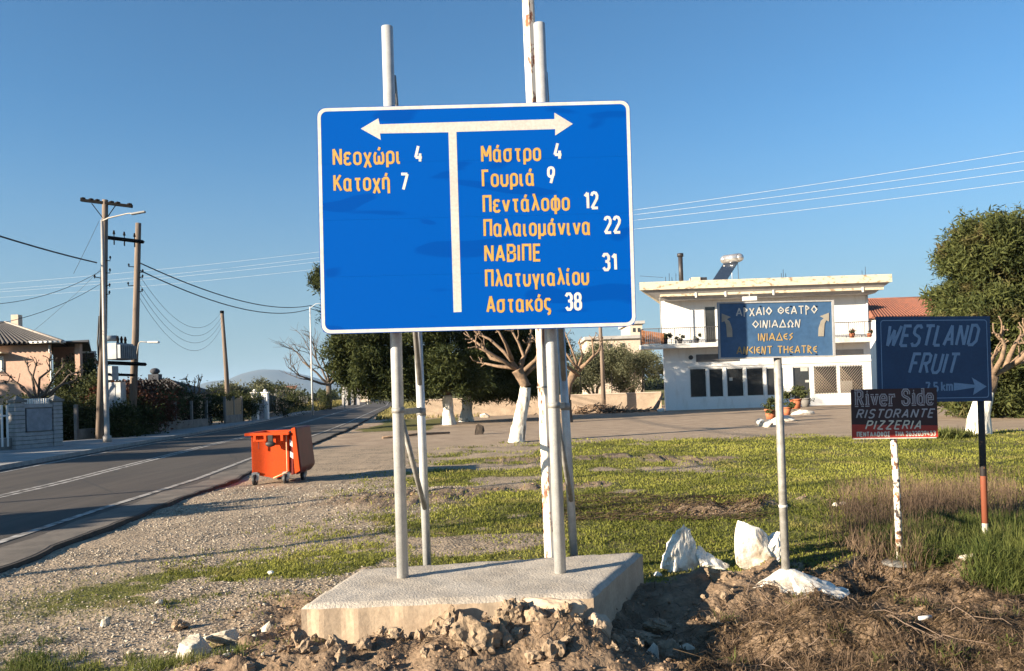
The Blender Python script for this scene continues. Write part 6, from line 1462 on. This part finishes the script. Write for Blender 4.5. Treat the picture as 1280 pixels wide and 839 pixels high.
# ================================================================== POLES AND WIRES
def insul(mb, p, h_=.22, r_=.07): mb.tube([p, p + Vector((0, 0, h_ * .4)), p + Vector((0, 0, h_ * .45)), p + Vector((0, 0, h_))], [.02, .02, r_, r_ * .5], 8)
Da, Db = 34.0, 36.6
poA = timber_pole(124, 545, 131.5, 250, Da, .15, 'tall timber pole with long dark crossarm on top, beside the steel lamp post')
poB = timber_pole(163, 520, 173, 279, Db, .15, 'second timber pole carrying the other end of the transformer platform')
rA, aA, bA = poA; rB, aB, bB = poB
dAB = Vector((.95, .25, 0)).normalized()
l_, r_ = P(102, 250.5, Da), P(166, 258.5, Da); zc_ = bA.z - .12
mb = MB(); mb.box(((l_.x + r_.x) / 2, Da - .05, (l_.z + r_.z) / 2), ((r_ - l_).length, .12, .12), ry=-math.atan2(r_.z - l_.z, r_.x - l_.x)); mb.build('crossarm', steel_dark, rA)
for t in (.04, .2, .32, .6, .72, .95):
    mb = MB(); q = l_.lerp(r_, t); mb.ico(q + Vector((0, -.06, .07)), .085, 1, (1.5, 1, .8)); mb.build('insulator', glaze, rA)
for s_ in (-.55, .55): mb = MB(); mb.cyl((bA.x + s_, Da - .06, zc_ - .03), (bA.x + .02, Da - .1, zc_ - .8), .02, n=5); mb.build('arm_brace', steel_dark, rA)
l_, r_ = P(134, 297, Da + .3), P(179, 302.5, Db); mb = MB(); mb.tube([l_ - (r_ - l_) * .02, r_], .085, 4, True, False); mb.build('crossarm', steel_dark, rB)
for t in (.18, .46, .75):
    mb = MB(); q = l_.lerp(r_, t); insul(mb, q + Vector((0, 0, .05)), .3, .06); mb.cyl(q - Vector((0, 0, .28)), q, .03, n=6); mb.build('insulator', glaze, rB)
# transformer platform
zpl = P(148, 454, 35.3).z; tx = thing('transformer', 'grey pole mounted transformer on a platform between the two timber poles', 'transformer', (PX(148, 35.3), 35.3, zpl))
l_, r_ = Vector((PX(128, Da + .2), Da + .2, zpl)), Vector((PX(174, Db), Db, zpl))
for dy in (-.3, .3): mb = MB(); mb.tube([l_ + Vector((-.1, dy, 0)), r_ + Vector((.2, dy, -.02))], .08, 4, True, False); mb.build('platform_beam', steel_dark, tx)
c = l_.lerp(r_, .46) + Vector((0, 0, .10)); ra = math.atan2(r_.y - l_.y, r_.x - l_.x)
tk = M('weathered transformer paint', (.30, .33, .35), (.20, .22, .24), 4, .5)
mb = MB(); mb.box(c + Vector((0, 0, .40)), (1.15, .65, .72), rz=ra); tank = mb.build('tank', tk, tx, bevel=.03)
for k in range(9):
    t = -.5 + k / 8; mb = MB(); q = c + Vector((math.cos(ra) * t * 1.05, math.sin(ra) * t * 1.05, .38)) + Vector((math.sin(ra), -math.cos(ra), 0)) * .40; mb.box(q, (.035, .16, .58), rz=ra); mb.build('cooling_fin', tk, tank)
for t in (-.05, .2, .45): mb = MB(); q = c + Vector((math.cos(ra) * t, math.sin(ra) * t, .76)); mb.tube([q, q + Vector((0, 0, .1)), q + Vector((0, 0, .2)), q + Vector((0, 0, .34))], [.07, .05, .07, .03], 8); mb.build('bushing', glaze, tx)
mb = MB(); q = c + Vector((-.42, -.1, 1.0)); mb.cyl(q + Vector((-.3, 0, 0)), q + Vector((.35, .1, 0)), .13, n=12); mb.build('expansion_tank', tk, tx)
mb = MB(); q = l_.lerp(r_, .30); mb.box((q.x, q.y - .1, zpl - .45), (.42, .3, .6), rz=ra); mb.build('fuse_box', tk, tx)
mb = MB(); q1 = Vector((PX(131, Da + .2), Da + .2, P(150, 468.5, 35.3).z)); q2 = Vector((PX(170, Db), Db, q1.z)); mb.tube([q1, q2], .06, 4, True, False); mb.build('lower_beam', steel_dark, tx)
cb = thing('meter_cabinet', 'grey white metering cabinet standing between the timber poles', 'cabinet', (PX(143, 36), 36, 0)); q = R(136, 478, 151, 505, 36)
mb = MB(); mb.bb(q[0], q[1], 36, 36.5, 0, q[3]); mb.build('housing', M('pale grey cabinet paint', (.55, .55, .54), None, 3, .6), cb, bevel=.01)
mb = MB(); mb.bb(q[0] + .04, q[1] - .25, 35.985, 35.999, .3, q[3] - .06); mb.build('door', M('grey cabinet door', (.42, .43, .45), None, 3, .6), cb)
mb = MB(); 
for k, (u, v0, v1) in enumerate(((125, 330, 470), (122, 395, 460))): mb.tube([P(u + 2, v0, Da - .1), P(u, (v0 + v1) / 2, Da - .15), P(u + 2, v1, Da - .1)], .035, 6)
mb.build('down_cable', cable, rA)
for (rr_, aa, bb, us) in ((rA, aA, bA, ((330, 1), (345, 1), (352, 0), (363, 1), (372, 1))), (rB, aB, bB, ((327, 0), (335, 1), (342, 1), (351, 0), (360, 1)))):
    for v, sd2 in us:
        z = P(150, v, 35).z; q = aa.lerp(bb, (z - aa.z) / (bb.z - aa.z)); mb = MB(); s_ = .18 if sd2 else -.18; mb.cyl(q, q + Vector((s_ * 1.8, -.1, random.uniform(-.05, .1))), .02, n=5); insul(mb, q + Vector((s_ * 1.8, -.1, 0)), .16, .05); mb.build('bracket_insulator', steel_dark, rr_)
# steel lamp post in front of pole A
a = G(134, 553, .16); zt = P(127, 275, a.y).z; lp = thing('street_lamp', 'pale steel lamp post with long bare arm, standing before the tallest timber pole', 'street lamp', a)
tp = P(127.5, 275, a.y); mb = MB(); mb.tube([a, a.lerp(tp, .03), a.lerp(tp, .031), a.lerp(tp, .5), tp], [.16, .15, .095, .08, .05], 12); mb.build('post', lamp_paint, lp)
e_ = P(181, 266, a.y - .5); mb = MB(); mb.tube([tp - Vector((0, 0, .05)), tp.lerp(e_, .15) + Vector((0, 0, .03)), tp.lerp(e_, .6) + Vector((0, 0, .08)), e_], [.035, .03, .025, .02], 8); mb.build('arm', lamp_paint, lp)
mb = MB(); mb.box(e_ + Vector((-.25, 0, -.0)), (.55, .14, .07), ry=rad(-8)); mb.build('lamp_head', M('flat grey luminaire', (.35, .34, .33), None, 9, .5), lp, bevel=.02)
# lamp on pole B
q0 = P(171, 443, Db - .2); q1 = P(173.5, 429, Db - .2); q2 = P(186, 428, Db - .4); mb = MB(); mb.tube([q0, q1, q1.lerp(q2, .2) + Vector((0, 0, .06)), q2], .025, 6); la = mb.build('lamp_arm', lamp_paint, rB)
mb = MB(); mb.box(q2 + Vector((.22, 0, .0)), (.50, .2, .09), ry=rad(2)); mb.build('lamp_head', refl_white, rB, bevel=.03)
# leaning pole further on and white lamp posts
rC, aC, bC = timber_pole(286, 512, 277.5, 391, 62, .17, 'leaning dark timber pole rising alone above the orchard trees')
mb = MB(); mb.cyl(bC - Vector((0, 0, .05)), bC + Vector((0, 0, .15)), .16, n=8); mb.build('cap', steel_dark, rC)
lamps = []
for k, (u, v, ut, vt, lb) in enumerate(((391, 519, 387.5, 384, 'tall white lamp post nearest of the row beyond the bin'), (431, 511, 429, 442, 'second white lamp post of the row, right of the bare tree'), (460, 505.5, 459, 474, 'farthest white lamp post of the row, before the pines'))):
    b = G(u, v, .05); t_ = P(ut, vt, b.y); rr_ = thing('street_lamp', lb, 'street lamp', b, 'white lamp posts along the far road')
    mb = MB(); mb.tube([b, t_], [.09 + .02 * k, .05 + .02 * k], 8); mb.build('post', refl_white, rr_); mb = MB(); mb.tube([t_ - Vector((0, 0, .1)), t_ + Vector((.5, -.1, .25)), t_ + Vector((1.3, -.3, .3))], .022, 5); mb.build('arm', refl_white, rr_); mb = MB(); mb.box(t_ + Vector((1.5, -.3, .3)), (.4, .14, .06)); mb.build('lamp_head', refl_white, rr_); lamps.append(t_)
# poles outside the frame that hold the lines and throw their shadows across road and grass
offp = []
for k, (x, y, h_, lb) in enumerate(((-14.2, 3.2, 8.5, 'timber pole on the left pavement just outside the picture'), (-13.6, 7.4, 6.5, 'steel post on the left pavement just outside the picture'), (-23.5, 6.0, 9, 'timber pole in the garden left of the picture'))):
    rr_ = thing('utility_pole', lb, 'pole', (x, y, 0)); mb = MB(); mb.tube([(x, y, -.2), (x, y, h_)], [.075, .05], 8); mb.build('shaft', pole_wood, rr_); offp.append(Vector((x, y, h_)))
rr_ = thing('pylon', 'far line pole right of the picture', 'pole', (46, 33, 0)); mb = MB(); mb.tube([(46, 33, -.2), (46, 33, 15)], [.2, .14], 8); mb.box((46, 33, 14.6), (.14, 2.6, .14)); mb.build('shaft', pole_wood, rr_)
rr_ = thing('pylon', 'far line pole left of the picture', 'pole', (-72, 80, 0)); mb = MB(); mb.tube([(-72, 80, -.2), (-72, 80, 15)], [.2, .14], 8); mb.box((-72, 80, 14.6), (.14, 2.6, .14)); mb.build('shaft', pole_wood, rr_)
def wire(a, b, sag, r_, mat, label, group, n=24, name='overhead_wire'):
    a, b = Vector(a), Vector(b); mb = MB(); pts = [a.lerp(b, t) - Vector((0, 0, 4 * sag * t * (1 - t))) for t in [i / n for i in range(n + 1)]]; mb.tube(pts, r_, 4, False); o = mb.build(name, mat, None, label, 'wire', group); return o
def onp(p, v, D): z = P(150, v, D).z; return p[0].lerp(p[1], (z - p[0].z) / (p[1].z - p[0].z))
qa = onp((aA, bA), 328, Da); 
wire(offp[0] + Vector((0, 0, -.6)) , qa + Vector((-.25, -.1, 0)), .6, .030, cable, 'thick black cable coming in from the left to the tallest timber pole', 'cables at the left')
wire(P(-60, 380, 28), onp((aA, bA), 336, Da), .5, .010, cable, 'thin wire rising from the left edge to the tallest timber pole', 'cables at the left')
wire(P(-60, 412, 26), onp((aA, bA), 352, Da), .4, .010, cable, 'lower thin wire rising from the left edge to the tallest timber pole', 'cables at the left')
wire(P(40, 415, 38), onp((aA, bA), 332, Da), .1, .008, cable, 'thin wire climbing from the pink house roof to the timber pole', 'cables at the left')
g1 = P(99, 318, Da); mb = MB(); q = bA.lerp(g1, 0); 
wire(P(124, 276, Da), P(92, 342, Da - 1), .02, .008, cable, 'slack jumper wire left of the tallest timber pole', 'cables at the left')
qb = onp((aB, bB), 328, Db); t_ = lamps[0]
wire(qb, P(388, 382, 78), .9, .032, cable, 'upper black cable running from the second timber pole behind the sign', 'cables to the far road')
wire(onp((aB, bB), 337, Db), P(388, 386, 78), 1.1, .032, cable, 'lower black cable running from the second timber pole behind the sign', 'cables to the far road')
wire(P(388, 382, 78), (PX(600, 110), 110, 9), .6, .035, cable, 'black cable continuing beyond the first white lamp post', 'cables to the far road')
wire(P(388, 386, 78), (PX(602, 110), 110, 8.4), .6, .035, cable, 'lower black cable continuing beyond the first white lamp post', 'cables to the far road')
for k, (v0, v1) in enumerate(((340, 393), (350, 399), (358, 404), (366, 410))):
    wire(onp((aB, bB), v0, Db), onp((aC, bC), v1, 62), 1.9 + .15 * k, .010, cable, ['topmost', 'second', 'third', 'lowest'][k] + ' of four thin wires sagging from the second timber pole to the leaning pole', 'thin wires to the leaning pole')
for k, (v0, v1) in enumerate(((262, 183), (275, 207), (286, 221), (268, 196))):
    a_ = P(797, v0, 50.5); b_ = P(1280, v1, 40); d = (b_ - a_); right = b_ + d * .72; left = a_ - d * 3.3
    za = P(398, (306, 318, 324, 311)[k], 56).z; left = Vector((-72, 80 + (k - 1.5) * .7, za + 1.2))
    wire(a_, right, .25, .010, wire_al, ['first', 'third', 'lowest', 'second'][k] + ' bright bare wire crossing the sky right of the big sign', 'bare wires across the sky', 30)
    wire(left, a_, 1.0, .006, wire_al, ['first', 'third', 'lowest', 'second'][k] + ' faint bare wire crossing the sky left of the big sign', 'bare wires across the sky', 30)
wire(P(800, 345, 60), P(829, 347, 58), .0, .012, cable, 'short dark wire meeting the left wall of the white building', 'house wires', 6)
wire(P(798, 355, 60), P(829, 372, 58), .0, .012, cable, 'slanting dark wire below the short one at the white building', 'house wires', 6)
# unseen trees added left of the picture to shade fences, pavement and road
for k, (x, y, h_, w_, lb) in enumerate(((-33, 13.5, 8.2, 2.6, 'unseen shade tree nearest the camera, left of the picture'), (-37, 18, 9.0, 2.8, 'second unseen shade tree from the camera, left of the picture'), (-35, 22.5, 8.4, 2.6, 'third unseen shade tree from the camera, left of the picture'), (-38, 26, 8.6, 2.6, 'fourth unseen shade tree from the camera, left of the picture'), (-41, 31.5, 9, 2.8, 'fifth unseen shade tree from the camera, left of the picture'), (-43, 41, 10, 3.0, 'garden tree behind the pink house, left of the picture'), (-44, 48, 10.5, 3.2, 'second unseen shade tree behind the pink house, left of the picture'), (-50, 55, 12, 3.4, 'tall garden tree beyond the pink house, left of the picture'), (-53, 63, 12, 3.4, 'second tall unseen shade tree beyond the pink house, left of the picture'), (-57, 72, 12.5, 3.6, 'third tall unseen shade tree beyond the pink house, left of the picture'), (-16.6, 6.3, 3.6, .95, 'small round unseen tree left of the picture, added to shade the road'))):
    root = thing('unseen_shade_tree', lb, 'tree', (x, y, 0), 'unseen trees added for shade'); mb = MB(); limb(mb, (x, y, 0), (0, 0, 1), h_ * .7, .2, 4, .05); mb.build('trunk', bark, root)
    crown(root, [((x, y, h_ * .42), (w_, w_ * .9, h_ * .5), 1)], 600, 16, .3, .46, .30, hedge_leaf, shell=1.4)

# ================================================================== AIR
def haze():
    x0, x1, y0, y1 = gx.min() - 50, gx.max() + 50, gy.min() - 50, max(gy.max(), HD + 900) + 50
    mb = MB(); mb.bb(x0, x1, y0, y1, -7, 340)
    m = bpy.data.materials.new('thin haze'); m.use_nodes = True; t = m.node_tree; t.nodes.clear()
    o_ = t.nodes.new('ShaderNodeOutputMaterial'); v = t.nodes.new('ShaderNodeVolumePrincipled'); v.inputs['Color'].default_value = (.50, .72, 1, 1); v.inputs['Density'].default_value = 6e-5; v.inputs['Anisotropy'].default_value = 0
    t.links.new(v.outputs[0], o_.inputs['Volume'])
    o = mb.build('haze', m, None, kind='stuff', label='thin pale haze over the plain', cat='haze')
haze()
